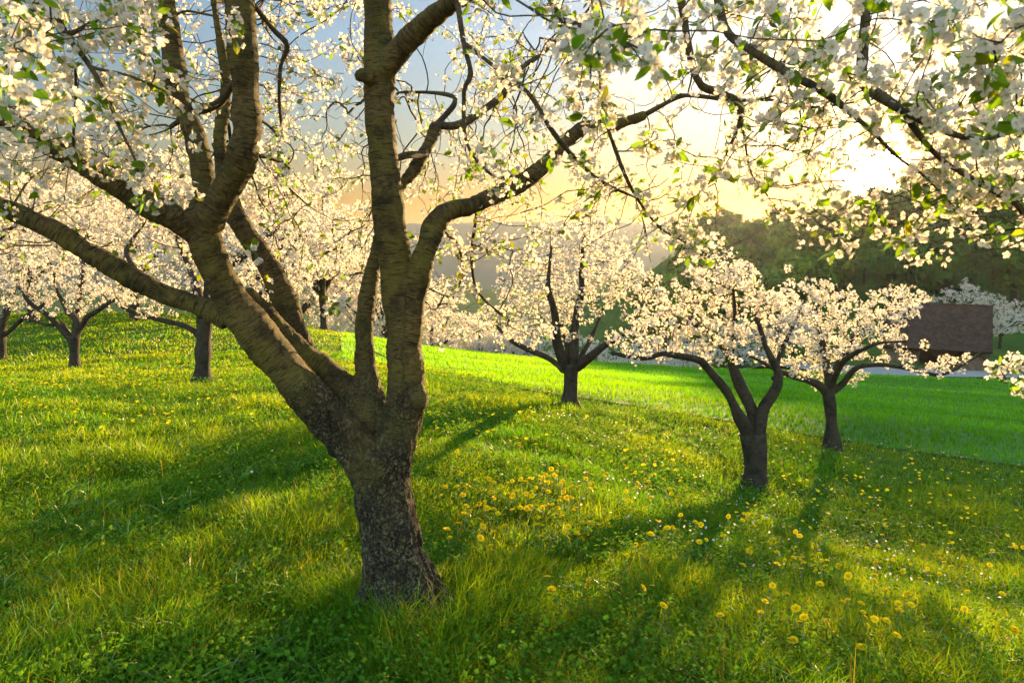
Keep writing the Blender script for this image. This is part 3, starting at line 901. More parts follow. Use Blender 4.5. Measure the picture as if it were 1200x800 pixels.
    rg_ = noise(bark[:, 0] * 25, bark[:, 1] * 25, bark[:, 2] * 70, seed=6); rg2 = noise(bark[:, 0] * 5, bark[:, 1] * 5, bark[:, 2] * 9, seed=9)
    rg3 = noise(v[:, 0] * 14, v[:, 1] * 14, v[:, 2] * 14, seed=16)
    du = 0.006 * (rg_ - .5) + 0.009 * (rg2 - .5) + 0.014 * (rg3 - .5)
    v = v + axisv * (low * dr + (1 - low) * du)[:, None]
    o = mesh_np('trunk', v - base, [(F4, 0)], [M_bark], root, True, {'bark': ('FLOAT_VECTOR', bark), 'rough': ('FLOAT', low)})
    for k, (p, r_) in enumerate(Md):
        q = catmull(np.column_stack([p, np.maximum(r_, .0018)]), 0.03)
        s_ = np.arange(len(q)) * .03
        q[1:, :3] += 0.014 * (np.stack([noise(s_ * 6, s_ * 0 + j, seed=140 + k) for j in (0, 7, 13)], -1) - .5)[1:]
        rr = q[:, 3] * (1 + .35 * (noise(s_ * 16, s_ * 0, seed=170 + k) - .5))
        g = Geo(); tube(g, q[:, :3], rr, 9, wob=.3, seed=k)
        g.build('branch', [M_twig], root, COLT, origin=base)
    # free points of the crown
    def region(n, x0, x1, y0, y1, d0, d1):
        return P(rg.uniform(x0, x1, n), rg.uniform(y0, y1, n), rg.uniform(d0, d1, n))
    A = np.concatenate([
        region(470, 560, 980, -60, 215, 2.1, 3.9), region(140, 640, 860, 190, 300, 2.4, 3.3),
        region(360, 900, 1270, -80, 150, 1.7, 3.0), region(150, 1060, 1270, 120, 262, 1.9, 2.8), region(60, 960, 1120, 225, 285, 2.2, 2.7),
        region(40, 860, 980, 200, 250, 2.6, 3.2), region(90, 890, 1000, 120, 215, 2.3, 3.2),
        region(560, 300, 440, -40, 345, 3.2, 5.2), region(420, 470, 640, 20, 240, 3.5, 5.2), region(70, 490, 650, 245, 400, 4.2, 6.0),
        region(260, -80, 140, -80, 210, 2.1, 3.6), region(120, -60, 210, 150, 330, 3.0, 4.2), region(260, 130, 330, -20, 260, 3.3, 5.0), region(80, 130, 200, -40, 60, 2.3, 3.2),
        region(90, 60, 220, 60, 200, 2.3, 3.0),
        region(50, 1160, 1270, 395, 455, 2.8, 3.3),
        region(260, -380, -80, -170, 210, 1.9, 3.6), region(170, 1270, 1500, -150, 280, 1.9, 3.4),
        region(420, -300, 1300, -420, -60, 1.6, 4.6),
    ])
    px, py = project(A)
    keep = ~(((px > 985) & (px < 1058) & (py > 165) & (py < 232)) | ((px > 150) & (px < 205) & (py > 75) & (py < 140)) | ((px > 470) & (px < 530) & (py > 25) & (py < 120)) | ((px > 730) & (px < 800) & (py > 75) & (py < 125)) |
             ((px > 595) & (px < 640) & (py < 60)) | ((px > 1090) & (px < 1150) & (py > 40) & (py < 110)) | ((px > 840) & (px < 930) & (py > 225)))
    A = A[keep]
    A = np.concatenate([A, A[rg.random(len(A)) < .35] + rg.normal(size=3) * .12])
    # big clusters close to the lens
    C = [(745, 28, 1.25), (775, 70, 1.3), (722, 55, 1.35), (735, 85, 1.4), (690, 128, 2.1), (705, 120, 2.15), (672, 128, 2.2), (835, 15, 1.6), (880, 10, 1.65), (800, 40, 1.7), (860, 60, 1.9), (905, 40, 1.8), (950, 25, 1.6), (985, 45, 1.55), (970, 75, 1.7), (1010, 75, 1.6),
         (1045, 20, 1.5), (1080, 35, 1.6), (1120, 25, 1.4), (1150, 45, 1.35), (1180, 25, 1.3), (1170, 75, 1.35), (1195, 100, 1.4), (1140, 60, 1.5), (1165, 110, 1.5), (1190, 140, 1.6), (1110, 110, 1.7), (1150, 180, 1.8), (1185, 195, 1.8), (1165, 215, 1.9), (1195, 230, 1.9), (1110, 215, 2.0),
         (1120, 248, 2.1), (1150, 272, 2.0), (1005, 270, 2.4), (975, 280, 2.4), (870, 185, 2.2), (855, 200, 2.2), (880, 195, 2.1), (1180, 440, 2.9), (1195, 425, 2.8), (1170, 445, 3.0), (1190, 455, 2.9),
         (15, 30, 1.5), (45, 20, 1.6), (20, 75, 1.5), (40, 60, 1.65), (70, 85, 1.7), (15, 110, 1.45), (40, 115, 1.5), (60, 125, 1.7), (20, 150, 1.6), (80, 20, 1.8), (130, 15, 2.0), (160, 40, 2.0), (150, 10, 2.1), (300, 15, 2.6), (5, 200, 2.0), (335, 190, 2.8), (340, 205, 2.8), (395, 350, 2.9), (405, 360, 3.0), (290, 290, 2.7), (545, 8, 2.6), (825, 300, 2.5), (815, 285, 2.5), (800, 270, 2.6)]
    Cn = []
    for (x, y, D) in C:
        for k in range(1):
            Cn.append(P(x + rg.normal() * 10, y + rg.normal() * 8, D + rg.normal() * .05))
    Cn = np.array(Cn)
    A = np.concatenate([A, Cn, Cn + rg.normal(size=Cn.shape) * .05])
    limbs = H[1:] + Md
    chains, nodes, rr, kids, par = grow(limbs, A, 0.05, 0.9, 0.085, 120, 0.0015, rg, jitter=.6, droop=.06, min_grow_r=.03)
    g = twig_mesh(chains, 6)
    print('near twigs', len(chains), len(nodes))
    pos = spots(nodes, rr, kids, 0.0036, rg, 0.34, 0.012)
    for p, r_ in H:
        q = catmull(np.column_stack([p, r_]), .05)
        dd = np.linalg.norm(pos[:, None] - q[None, :, :3], axis=2) - q[None, :, 3]
        pos = pos[dd.min(1) > .07]
    px, py = project(pos); pos = pos[~((px > 400) & (px < 515) & (py > 330))]
    # thin branches bear clusters too
    for p, r_ in Md:
        q = catmull(np.column_stack([p, r_]), 0.09)
        q = q[q[:, 3] < .010]
        if len(q): pos = np.vstack([pos, q[:, :3] + rg.normal(size=(len(q), 3)) * .018])
    px, py = project(pos)
    bad = ((px > 996) & (px < 1048) & (py > 178) & (py < 224))
    pos = pos[~bad]
    # every hanging cluster is borne by a short shoot from the nearest twig
    Cm = []
    for c in Cn:
        i = np.argmin(np.linalg.norm(nodes - c, axis=1)); b = nodes[i]
        d = np.linalg.norm(c - b)
        if d > .16: c = b + (c - b) * .16 / d
        q = catmull(np.array([b, (b + c) / 2 + [0, 0, 0.08 * d] + rg.normal(size=3) * .05 * d, c]), .03)
        tube(g, q, np.linspace(.0022, .0014, len(q)), 5, cap=False)
        Cm.append(c)
    Cn = np.array(Cm)
    tag(g.build('twig', [M_twig], root, COLT, origin=base), kind='stuff')
    D = pos[:, 1]; px, py = project(pos)
    inframe = (px > 0) & (px < 1200) & (py > -10)
    nearest = np.argsort(np.where(inframe & (D > 1.3), D, 99))[:max(0, 100 - len(Cn))]
    mask = np.zeros(len(pos), bool); mask[nearest] = True
    single = np.vstack([Cn, pos[mask]])[:100]; pos = pos[~mask]
    meshes = []
    for k, (a, b) in enumerate(LIB_HI):
        gg = Geo()
        for item, sl in ((lib_arrays([a])[0], 0), (lib_arrays([b])[0], 3)):
            if item is not None: gg.add(item[0], [(f, m + sl) for f, m in item[1]], Col=item[2])
        meshes.append(gg.build('blossom_cluster', M_PETALS + [M_leaf], types=COLT, link=False))
    rots = rand_rot(len(single), rg, .3)
    for k, c in enumerate(single):
        o = link_obj('blossom_cluster', meshes[k % 8], root)
        M = Matrix(rots[k].tolist()).to_4x4()
        s_ = rg.uniform(.85, 1.08)
        o.matrix_local = Matrix.Translation(Vector((c - base).tolist())) @ M @ Matrix.Scale(s_, 4)
    D = pos[:, 1]
    hi = D < 2.5
    gf, gl = Geo(), Geo()
    for sel, LF, LL in ((hi, HI_F, HI_L), (~hi, MID_F, MID_L)):
        q = pos[sel]; ro = rand_rot(len(q), rg, .3); s_ = rg.uniform(.75, 1.1, len(q)); va = rg.integers(0, 8, len(q))
        scatter(LF, q, ro, s_, va, gf); scatter(LL, q, ro, s_, va, gl)
    print('near blossoms', len(pos), gf.n)
    tag(gf.build('blossom', M_PETALS, root, COLT, origin=base), kind='stuff')
    tag(gl.build('young_leaf', [M_leaf], root, COLT, origin=base), kind='stuff')
near_tree()
print('near tree', round(time.time() - T0, 1))

# ------------------------------------------------------------------ the other orchard trees
def orchard_tree(label, base, limbs, crowns, n_att, seed, step=0.13, far=False, dens=1.0, size=1.0, group='cherry trees of the orchard', droop=0.03):
    rg = np.random.default_rng(seed)
    root = empty('cherry_tree', base)
    tag(root, label, 'tree', group)
    for k, (p, r_) in enumerate(limbs):
        q = catmull(np.column_stack([p, r_]), 0.08)
        s_ = np.arange(len(q)) * .08
        if k:
            q[1:, :3] += 0.05 * (np.stack([noise(s_ * 2.2, s_ * 0 + j, seed=seed + k) for j in (0, 7, 13)], -1) - .5)[1:]
        rr = q[:, 3] * (1 + .30 * (noise(s_ * 4, s_ * 0, seed=seed + 50 + k) - .5))
        if k == 0: rr = rr * (1 + .55 * np.exp(-(s_ / .22) ** 2))
        g = Geo(); tube(g, q[:, :3], rr, 14, wob=.45, seed=k + seed)
        g.build('limb' if k else 'trunk', [M_bark_far], root, COLT, origin=base)
    A = np.concatenate([ellipsoid(rg, max(20, int(n_att * w * 1.6)), c, ax, .3) for c, ax, w in crowns])
    A = A[A[:, 2] > height(A[:, 0], A[:, 1]) + 0.75]
    bl = fbm(A[:, 0] * 1.15 + seed, A[:, 1] * 1.15, A[:, 2] * 1.3, seed=seed, octs=2)
    A = A[bl > np.quantile(bl, .42)]
    # boughs that run out past the rest of the crown
    for k in range(16):
        c, ax, w = crowns[k % len(crowns)]
        d = rg.normal(size=3); d[2] = abs(d[2]) * 1.0 - .2; d /= np.linalg.norm(d)
        m = 14
        A = np.vstack([A, np.asarray(c) + d * np.asarray(ax) * np.linspace(.5, rg.uniform(1.1, 1.35), m)[:, None] + rg.normal(size=(m, 3)) * .06])
    chains, nodes, rr, kids, par = grow(limbs[1:], A, step, 2.2, step * 1.3, 80, 0.0028, rg, jitter=.5, droop=droop, min_grow_r=.12)
    tag(twig_mesh(chains, 5).build('twig', [M_bark_far], root, COLT, origin=base), kind='stuff')
    pos = spots(nodes, rr, kids, 0.011, rg, dens * 1.1, 0.035)
    ro = rand_rot(len(pos), rg, .3); s_ = size * rg.uniform(.75, 1.2, len(pos)); va = rg.integers(0, 8, len(pos))
    gf, gl = Geo(), Geo()
    scatter(FAR_F, pos, ro, s_, va, gf); scatter(FAR_L, pos, ro, s_, va, gl)
    tag(gf.build('blossom', M_PETALS, root, COLT, origin=base), kind='stuff')
    tag(gl.build('young_leaf', [M_leaf], root, COLT, origin=base), kind='stuff')
    return root, len(pos)

def px_tree(label, bx, by, rows, crown_px, n_att, seed, **kw):
    b = at(bx, by); D0 = b[1]
    limbs = []
    for k, rws in enumerate(rows):
        p, r_ = limb_px(D0, rws)
        if k == 0: p[0] = [p[0][0], p[0][1], b[2] - .1]
        limbs.append((p, r_))
    crowns = []
    for cx, cy, ax, ay, w, dd in crown_px:
        crowns.append((P(cx, cy, D0 + dd), np.array([ax * D0 / FPX, max(ax * .6, 40) * D0 / FPX, ay * D0 / FPX]), w))
    r_, n = orchard_tree(label, b, limbs, crowns, n_att, seed, **kw)
    print(label[:40], 'D', round(D0, 1), 'clusters', n)
    return r_

px_tree('cherry tree with four spreading limbs on the field edge right of the big trunk', 667, 476,
    [[(668, 480, 24), (668, 470, 20), (669, 450, 18), (669, 426, 20)],
     [(665, 432, 12), (655, 405, 10, -.1), (650, 385, 9, -.2), (648, 362, 8, -.25), (642, 330, 5, -.3), (645, 290, 3, -.2)],
     [(671, 430, 13), (673, 400, 12, .1), (674, 375, 11, .2), (680, 345, 8, .2), (683, 310, 5, .2), (683, 255, 3, .2)],
     [(676, 430, 11), (690, 418, 11, -.2), (706, 405, 8, -.3), (726, 396, 5, -.4), (745, 380, 3, -.4)],
     [(663, 434, 8), (650, 424, 7, .2), (625, 412, 7, .4), (602, 400, 6, .5), (580, 380, 4, .6)],
     [(674, 428, 8), (688, 405, 6, .4), (697, 385, 5, .6), (712, 355, 3, .8)],
     [(668, 428, 8), (664, 400, 6, .5), (655, 380, 5, .9), (640, 350, 3, 1.3)]],
    [(675, 340, 100, 62, 1, 0), (680, 290, 60, 60, .4, 0), (640, 365, 75, 32, .35, 0), (735, 355, 60, 40, .35, 0)], 1100, 31, step=.11, dens=1.0)

px_tree('nearest of the two forked cherry trees at right, leaning in a wide dark V', 884, 571,
    [[(884, 578, 34), (884, 568, 27), (885, 540, 25), (883, 508, 29)],
     [(880, 515, 18), (872, 494, 14), (854, 465, 12, -.1), (827, 430, 10, -.2), (812, 419, 8, -.2), (780, 414, 6, -.1), (755, 421, 5, 0), (717, 415, 4, .1)],
     [(884, 512, 18), (882, 485, 15, .1), (866, 450, 13, .2), (850, 412, 10, .3), (828, 392, 7, .4), (800, 365, 4, .5)],
     [(888, 515, 18), (895, 485, 15), (906, 460, 13), (910, 434, 10), (897, 402, 7), (885, 370, 4)],
     [(908, 445, 8), (912, 420, 6, .2), (930, 378, 4, .4), (945, 350, 3, .5)],
     [(855, 420, 6, .25), (862, 385, 5, .1), (858, 340, 3, 0)]],
    [(850, 365, 85, 45, 1, 0), (795, 395, 65, 30, .5, 0), (905, 370, 50, 45, .5, 0), (840, 325, 55, 28, .25, 0)], 900, 32, step=.10, dens=1.0)

px_tree('smaller cherry tree with a slim upright trunk, rightmost before the barn', 975, 526,
    [[(975, 532, 20), (975, 524, 16), (974, 490, 14), (971, 454, 16)],
     [(968, 460, 10), (953, 447, 9), (921, 438, 7, -.1), (900, 430, 5, -.2), (880, 418, 3, -.2)],
     [(974, 458, 9), (989, 449, 8), (1012, 428, 6, -.2), (1056, 429, 5, -.4), (1101, 438, 4, -.5), (1135, 424, 3, -.5), (1154, 410, 2, -.5)],
     [(971, 458, 10), (967, 420, 8, .2), (958, 380, 7, .3), (955, 350, 5, .3), (945, 318, 3, .3)],
     [(972, 456, 9), (985, 425, 8, .2), (1005, 390, 6, .4), (1040, 365, 4, .5), (1080, 350, 3, .5)],
     [(971, 456, 8), (990, 420, 6, -.4), (1020, 405, 4, -.7), (1060, 400, 3, -.9)]],
    [(1000, 390, 95, 48, 1, 0), (960, 355, 45, 32, .35, 0), (1050, 355, 55, 20, .25, 0), (1085, 425, 60, 16, .3, -.5), (975, 425, 70, 28, .35, 0)], 950, 33, step=.12, dens=1.0)

px_tree('cherry tree with a straight trunk seen below the longest left limb of the big tree', 239, 449,
    [[(239, 454, 24), (238, 446, 18), (239, 410, 17), (240, 372, 19)],
     [(234, 392, 8), (224, 385, 7), (187, 374, 6, .2), (150, 362, 5, .3), (120, 345, 3, .3)],
     [(238, 378, 13), (232, 345, 11), (222, 310, 8, .2), (205, 275, 5, .3), (190, 240, 3, .3)],
     [(241, 378, 13), (252, 345, 11), (270, 315, 8, -.2), (300, 290, 5, -.3), (325, 270, 3, -.3)],
     [(240, 376, 11), (243, 335, 9, .4), (246, 285, 6, .8), (248, 220, 3, 1.0)],
     [(242, 376, 9), (262, 352, 7, .5), (300, 345, 5, .8), (335, 335, 3, 1.0)],
     [(238, 376, 9), (220, 350, 7, -.5), (180, 330, 5, -.8), (150, 310, 3, -1.0)]],
    [(235, 290, 125, 72, 1, 0), (235, 225, 85, 55, .5, 0), (170, 325, 75, 35, .35, 0), (305, 320, 75, 38, .35, 0)], 1300, 34, step=.14, dens=1.0)

px_tree('cherry tree with four crooked dark limbs, second trunk from the left edge', 88, 431,
    [[(88, 435, 16), (88, 428, 12), (87, 410, 11), (86, 393, 14)],
     [(82, 396, 8), (71, 384, 7), (56, 369, 6, -.1), (37, 356, 5, -.2), (22, 338, 3, -.2)],
     [(80, 392, 6), (72, 380, 5, .3), (52, 381, 4, .4), (28, 372, 3, .5)],
     [(87, 396, 9), (90, 378, 8), (78, 362, 6, .3), (68, 345, 4, .4), (60, 310, 3, .4)],
     [(89, 396, 8), (94, 382, 8), (103, 370, 6, -.2), (116, 363, 5, -.3), (140, 345, 3, -.3)],
     [(87, 394, 8), (92, 365, 6, .6), (98, 320, 5, .9), (100, 270, 3, 1.0)]],
    [(85, 310, 105, 58, 1, 0), (85, 250, 75, 45, .45, 0), (30, 335, 60, 30, .3, 0), (140, 340, 50, 24, .3, 0)], 1100, 35, step=.17, dens=1.0, size=1.15)

px_tree('cherry tree cut off by the left edge, its sunlit trunk leaning beside the frame', 2, 423,
    [[(2, 427, 16), (2, 420, 12), (1, 405, 11), (0, 388, 14)],
     [(4, 392, 6), (11, 388, 5), (28, 372, 5, -.1), (45, 362, 4, -.2), (62, 345, 3, -.2)],
     [(0, 392, 9), (5, 370, 8), (12, 350, 6, .3), (25, 310, 4, .4)],
     [(-2, 392, 9), (-20, 370, 8), (-40, 350, 6, .3), (-60, 310, 4, .4)],
     [(0, 392, 8), (-5, 350, 6, .6), (-10, 290, 4, .8)]],
    [(-5, 310, 100, 62, 1, 0), (-5, 245, 70, 45, .45, 0)], 900, 36, step=.18, dens=1.0, size=1.15)

# trees further back: three grown forms, each placed several times
def proto_limbs(rg, h=1.2):
    L = [(np.array([[0, 0, -.2], [0.02, 0, .4], [0, .03, h]]), np.array([.13, .10, .11]))]
    for k in range(6):
        a = k * 1.05 + rg.uniform(-.3, .3); o = rg.uniform(.7, 1.3)
        d = np.array([np.cos(a), np.sin(a), 0])
        L.append((np.array([[0, 0, h - .12], d * .45 * o + [0, 0, h + .45], d * 1.1 * o + [0, 0, h + .9 + rg.uniform(-.2, .4)], d * 1.75 * o + [0, 0, h + 1.3 + rg.uniform(-.3, .7)]]), np.array([.09, .07, .045, .02])))
    L.append((np.array([[0, 0, h - .1], [.1, -.1, h + .9], [0, .1, h + 1.9], [.1, 0, h + 2.7]]), np.array([.09, .07, .045, .02])))
    return L
def copy_tree(src, loc, rz, s_, label):
    r_ = src.copy(); sc.collection.objects.link(r_)
    r_.location = [float(v) for v in loc]; r_.rotation_euler = (0, 0, rz); r_.scale = (s_, s_, s_ * 1.0)
    r_['label'] = label
    for ch in list(src.children):
        c = ch.copy(); sc.collection.objects.link(c); c.parent = r_
    return r_
protos = []
_height = height
def _flat(x, y, rough=True): return np.zeros(np.broadcast(np.asarray(x), np.asarray(y)).shape)
height = _flat
for k in range(3):
    rg = np.random.default_rng(60 + k)
    r_, n = orchard_tree('', (0, 0, 0), proto_limbs(rg), [((0, 0, 2.5), (2.4, 2.4, 1.35), 1), ((0, 0, 3.3), (1.5, 1.5, 1.2), .4), ((0, 0, 1.8), (2.6, 2.6, .6), .4)], 520, 80 + k, step=.2, dens=1.25, size=1.75)
    protos.append(r_)
    print('proto', n)
height = _height
BACK = [  # px of the trunk, distance, scale, label
    (379, 36, 1.75, 'small cherry tree with a low blossom skirt seen between limbs of the big tree'),
    (318, 31, 1.6, 'cherry tree on the meadow brow behind the slanting main limb of the big tree'),
    (160, 30, 1.6, 'cherry tree on the brow of the meadow between the straight trunk and the crooked one'),
    (40, 31, 1.6, 'cherry tree on the brow of the meadow behind the crooked limbed tree'),
    (-70, 30, 1.6, 'cherry tree on the brow of the meadow just outside the left edge'),
    (455, 46, 1.7, 'cherry tree behind the tallest stem of the big tree beyond the road'),
    (509, 50, 1.6, 'bronze tinted cherry tree beyond the road, first to the right of the big trunk'),
    (560, 54, 1.6, 'cherry tree beyond the road, second to the right of the big trunk'),
    (600, 52, 1.3, 'cherry tree beyond the road, behind the left tips of the four limbed field edge tree'),
    (632, 49, .9, 'young cherry tree at the road with its thin trunk under the four limbed tree'),
    (735, 55, 1.15, 'cherry tree beyond the road between the four limbed tree and the dark V'),
    (800, 58, 1.2, 'cherry tree beyond the road behind the long low arm of the forked V tree'),
    (870, 62, 1.25, 'cherry tree beyond the road below the dark wood, behind the dark V'),
    (930, 64, 1.2, 'cherry tree left of the barn, half hidden by the slim tree'),
    (1172, 62, 1.1, 'pale shaded cherry tree standing behind the right end of the barn roof'),
    (1125, 66, 1.35, 'pale cherry tree whose top shows over the barn ridge'),
    (692, 60, 1.8, 'cherry tree in the dip beyond the road right behind the four limbed tree'),
    (762, 63, 1.9, 'cherry tree in the dip beyond the road, half hidden by the forked V tree crown'),
    (420, 56, 2.0, 'cherry tree low in the valley behind the tallest stem of the big tree'),
    (345, 46, 2.0, 'cherry tree below the brow, behind the small one with the low skirt'),
]
for k, (px, D, s_, lab) in enumerate(BACK):
    x = float(ray(px, 400)[0] * D)
    loc = (x, D, float(height(x, D)) - .05)
    if k < 3:
        r_ = protos[k]; r_.location = loc; r_.rotation_euler = (0, 0, k * 2.1); r_.scale = (s_,) * 3; r_['label'] = lab
    else:
        copy_tree(protos[k % 3], loc, k * 1.7, s_, lab)
    print('back', px, D, round(loc[2], 2), np.round(project(np.array(loc)), 0))
print('orchard', round(time.time() - T0, 1))

# ------------------------------------------------------------------ the wooded hill
def wood_proto(seed, conifer=False):
    rg = np.random.default_rng(seed)
    hue = np.array([[.050, .110, .013], [.080, .135, .016], [.030, .080, .014], [.085, .105, .018]])[seed % 4]
    root = empty('broadleaf_tree', (0, 0, 0))
    g = Geo(); tube(g, np.array([[0, 0, -.5], [0.1, 0, 3], [0, .1, 6.5]]), np.array([.32, .24, .1]), 7)
    for k in range(6):
        a = k * 1.1
        tube(g, np.array([[0, 0, 2.5 + k * .5], [np.cos(a) * 1.2, np.sin(a) * 1.2, 4.2 + k * .5], [np.cos(a) * 2.4, np.sin(a) * 2.4, 5.2 + k * .6]]), np.array([.12, .08, .03]), 5)
    g.build('trunk', [M_bark_far], root, COLT)
    n = 46
    d = rg.normal(size=(n, 3)); d /= np.linalg.norm(d, axis=1, keepdims=True)
    cl = np.array([0, 0, 6.2]) + d * np.array([3.0, 3.0, 3.4]) * (rg.random((n, 1)) ** .4)
    m = 46
    p = (cl[:, None] + rg.normal(size=(n, m, 3)) * np.array([.62, .62, .45])).reshape(-1, 3)
    N = len(p)
    zz = (p - np.repeat(cl, m, axis=0)) * 1.3 + (p - [0, 0, 6.0]) * .22 + rg.normal(size=(N, 3)) * .35 + [0, 0, .25]
    zz /= np.linalg.norm(zz, axis=1, keepdims=True)
    xx = np.cross(zz, rg.normal(size=(N, 3))); xx /= np.linalg.norm(xx, axis=1, keepdims=True)
    ro = np.stack([xx, np.cross(zz, xx), zz], -1)
    s_ = rg.uniform(.22, .60, N)[:, None, None]
    q = np.array([(-1, 0, 0), (0, -.6, .1), (1, 0, 0), (0, .6, .1)], float)
    v = np.einsum('nij,vj->nvi', ro, q) * s_ + p[:, None]
    tone = np.repeat(rg.uniform(.5, 1.5, n), m)
    col = hue * tone[:, None] * rg.uniform(.8, 1.2, (N, 1)) * np.where(rg.random((n, 1)) < .25, np.array([[1.3, 1.1, .8]]), 1.0).repeat(m, 0)
    g = Geo(); g.add(v.reshape(-1, 3), [(np.arange(N * 4).reshape(-1, 4), 0)], Col=np.repeat(col, 4, axis=0))
    g.build('crown', [M_wood_leaf], root, COLT, smooth=False)
    return root
wp = [wood_proto(200 + k) for k in range(4)]
rg = np.random.default_rng(5)
cand = np.stack([rg.uniform(22, 230, 6000), rg.uniform(68, 215, 6000)], -1)
hz = height(cand[:, 0], cand[:, 1])
px, py = project(np.column_stack([cand, hz]))
edge = 30 + 0.0 * cand[:, 1]
ok = (cand[:, 0] - 42 - 0.30 * (150 - cand[:, 1]) > 0) & (px > 800) & (px < 1330) & (cand[:, 0] < cand[:, 1] * 1.05)
ok |= (cand[:, 1] > 78) & (cand[:, 1] < 150) & (px > 755) & (px < 950)
cand = cand[ok]; sel = []
for c in cand:
    if all((c[0] - o[0]) ** 2 + (c[1] - o[1]) ** 2 > 6.3 ** 2 for o in sel): sel.append(c)
    if len(sel) >= 290: break
sel = sorted(sel, key=lambda c: c[1])
print('wood trees', len(sel))
for k, c in enumerate(sel):
    az = math.degrees(math.atan2(c[0], c[1]))
    s_ = float(rg.uniform(.8, 1.45)) if not (17 < az < 36 and c[1] > 95) else float(rg.uniform(.74, 1.10))
    loc = (float(c[0]), float(c[1]), float(height(c[0], c[1])))
    lab = 'dense green broadleaf tree of the wood covering the hillside under the sun'
    if k < 4:
        r_ = wp[k]; r_.location = loc; r_.scale = (s_,) * 3; r_['label'] = lab
    else:
        r_ = copy_tree(wp[k % 4], loc, float(rg.uniform(0, 6.28)), s_, lab)
    tag(r_, None, 'tree', 'broadleaf trees of the hillside wood')
print('wood', round(time.time() - T0, 1))

# ------------------------------------------------------------------ the barn
def tile_mat():
    m, n, l = new_mat('old_roof_tiles')
    out = n.new('ShaderNodeOutputMaterial'); b = n.new('ShaderNodeBsdfPrincipled'); b.inputs['Roughness'].default_value = .95; b.inputs['Specular IOR Level'].default_value = .08
    tco = n.new('ShaderNodeTexCoord')
    br = n.new('ShaderNodeTexBrick'); br.offset = .5
    br.inputs['Scale'].default_value = 1.0; br.inputs['Brick Width'].default_value = .18; br.inputs['Row Height'].default_value = .16
    br.inputs['Mortar Size'].default_value = .008
    br.inputs['Color1'].default_value = (.034, .024, .017, 1); br.inputs['Color2'].default_value = (.066, .046, .034, 1); br.inputs['Mortar'].default_value = (.03, .02, .018, 1)
    l.new(tco.outputs['Object'], br.inputs['Vector'])
    no = n.new('ShaderNodeTexNoise'); no.inputs['Scale'].default_value = 1.6; no.inputs['Detail'].default_value = 6
    l.new(tco.outputs['Object'], no.inputs['Vector'])
    r = n.new('ShaderNodeValToRGB'); r.color_ramp.elements[0].color = (.55, .5, .5, 1); r.color_ramp.elements[1].color = (1.45, 1.35, 1.35, 1)
    l.new(no.outputs['Fac'], r.inputs[0])
    mu = n.new('ShaderNodeMix'); mu.data_type = 'RGBA'; mu.blend_type = 'MULTIPLY'; mu.inputs[0].default_value = 1
    l.new(br.outputs['Color'], mu.inputs[6]); l.new(r.outputs[0], mu.inputs[7]); l.new(mu.outputs[2], b.inputs['Base Color'])
    bp = n.new('ShaderNodeBump'); bp.inputs['Strength'].default_value = .7; bp.inputs['Distance'].default_value = .03
    l.new(br.outputs['Fac'], bp.inputs['Height']); bp.invert = True
    l.new(bp.outputs[0], b.inputs['Normal']); l.new(b.outputs[0], out.inputs['Surface'])
    return m
M_tile = tile_mat()
M_board = simple('weathered_boards', (.10, .070, .045), .85, .35, 7)
M_brick = simple('rough_stone_wall', (.13, .08, .055), .9, .45, 5)
M_beam = simple('dark_timber', (.045, .032, .022), .8, .3, 9)
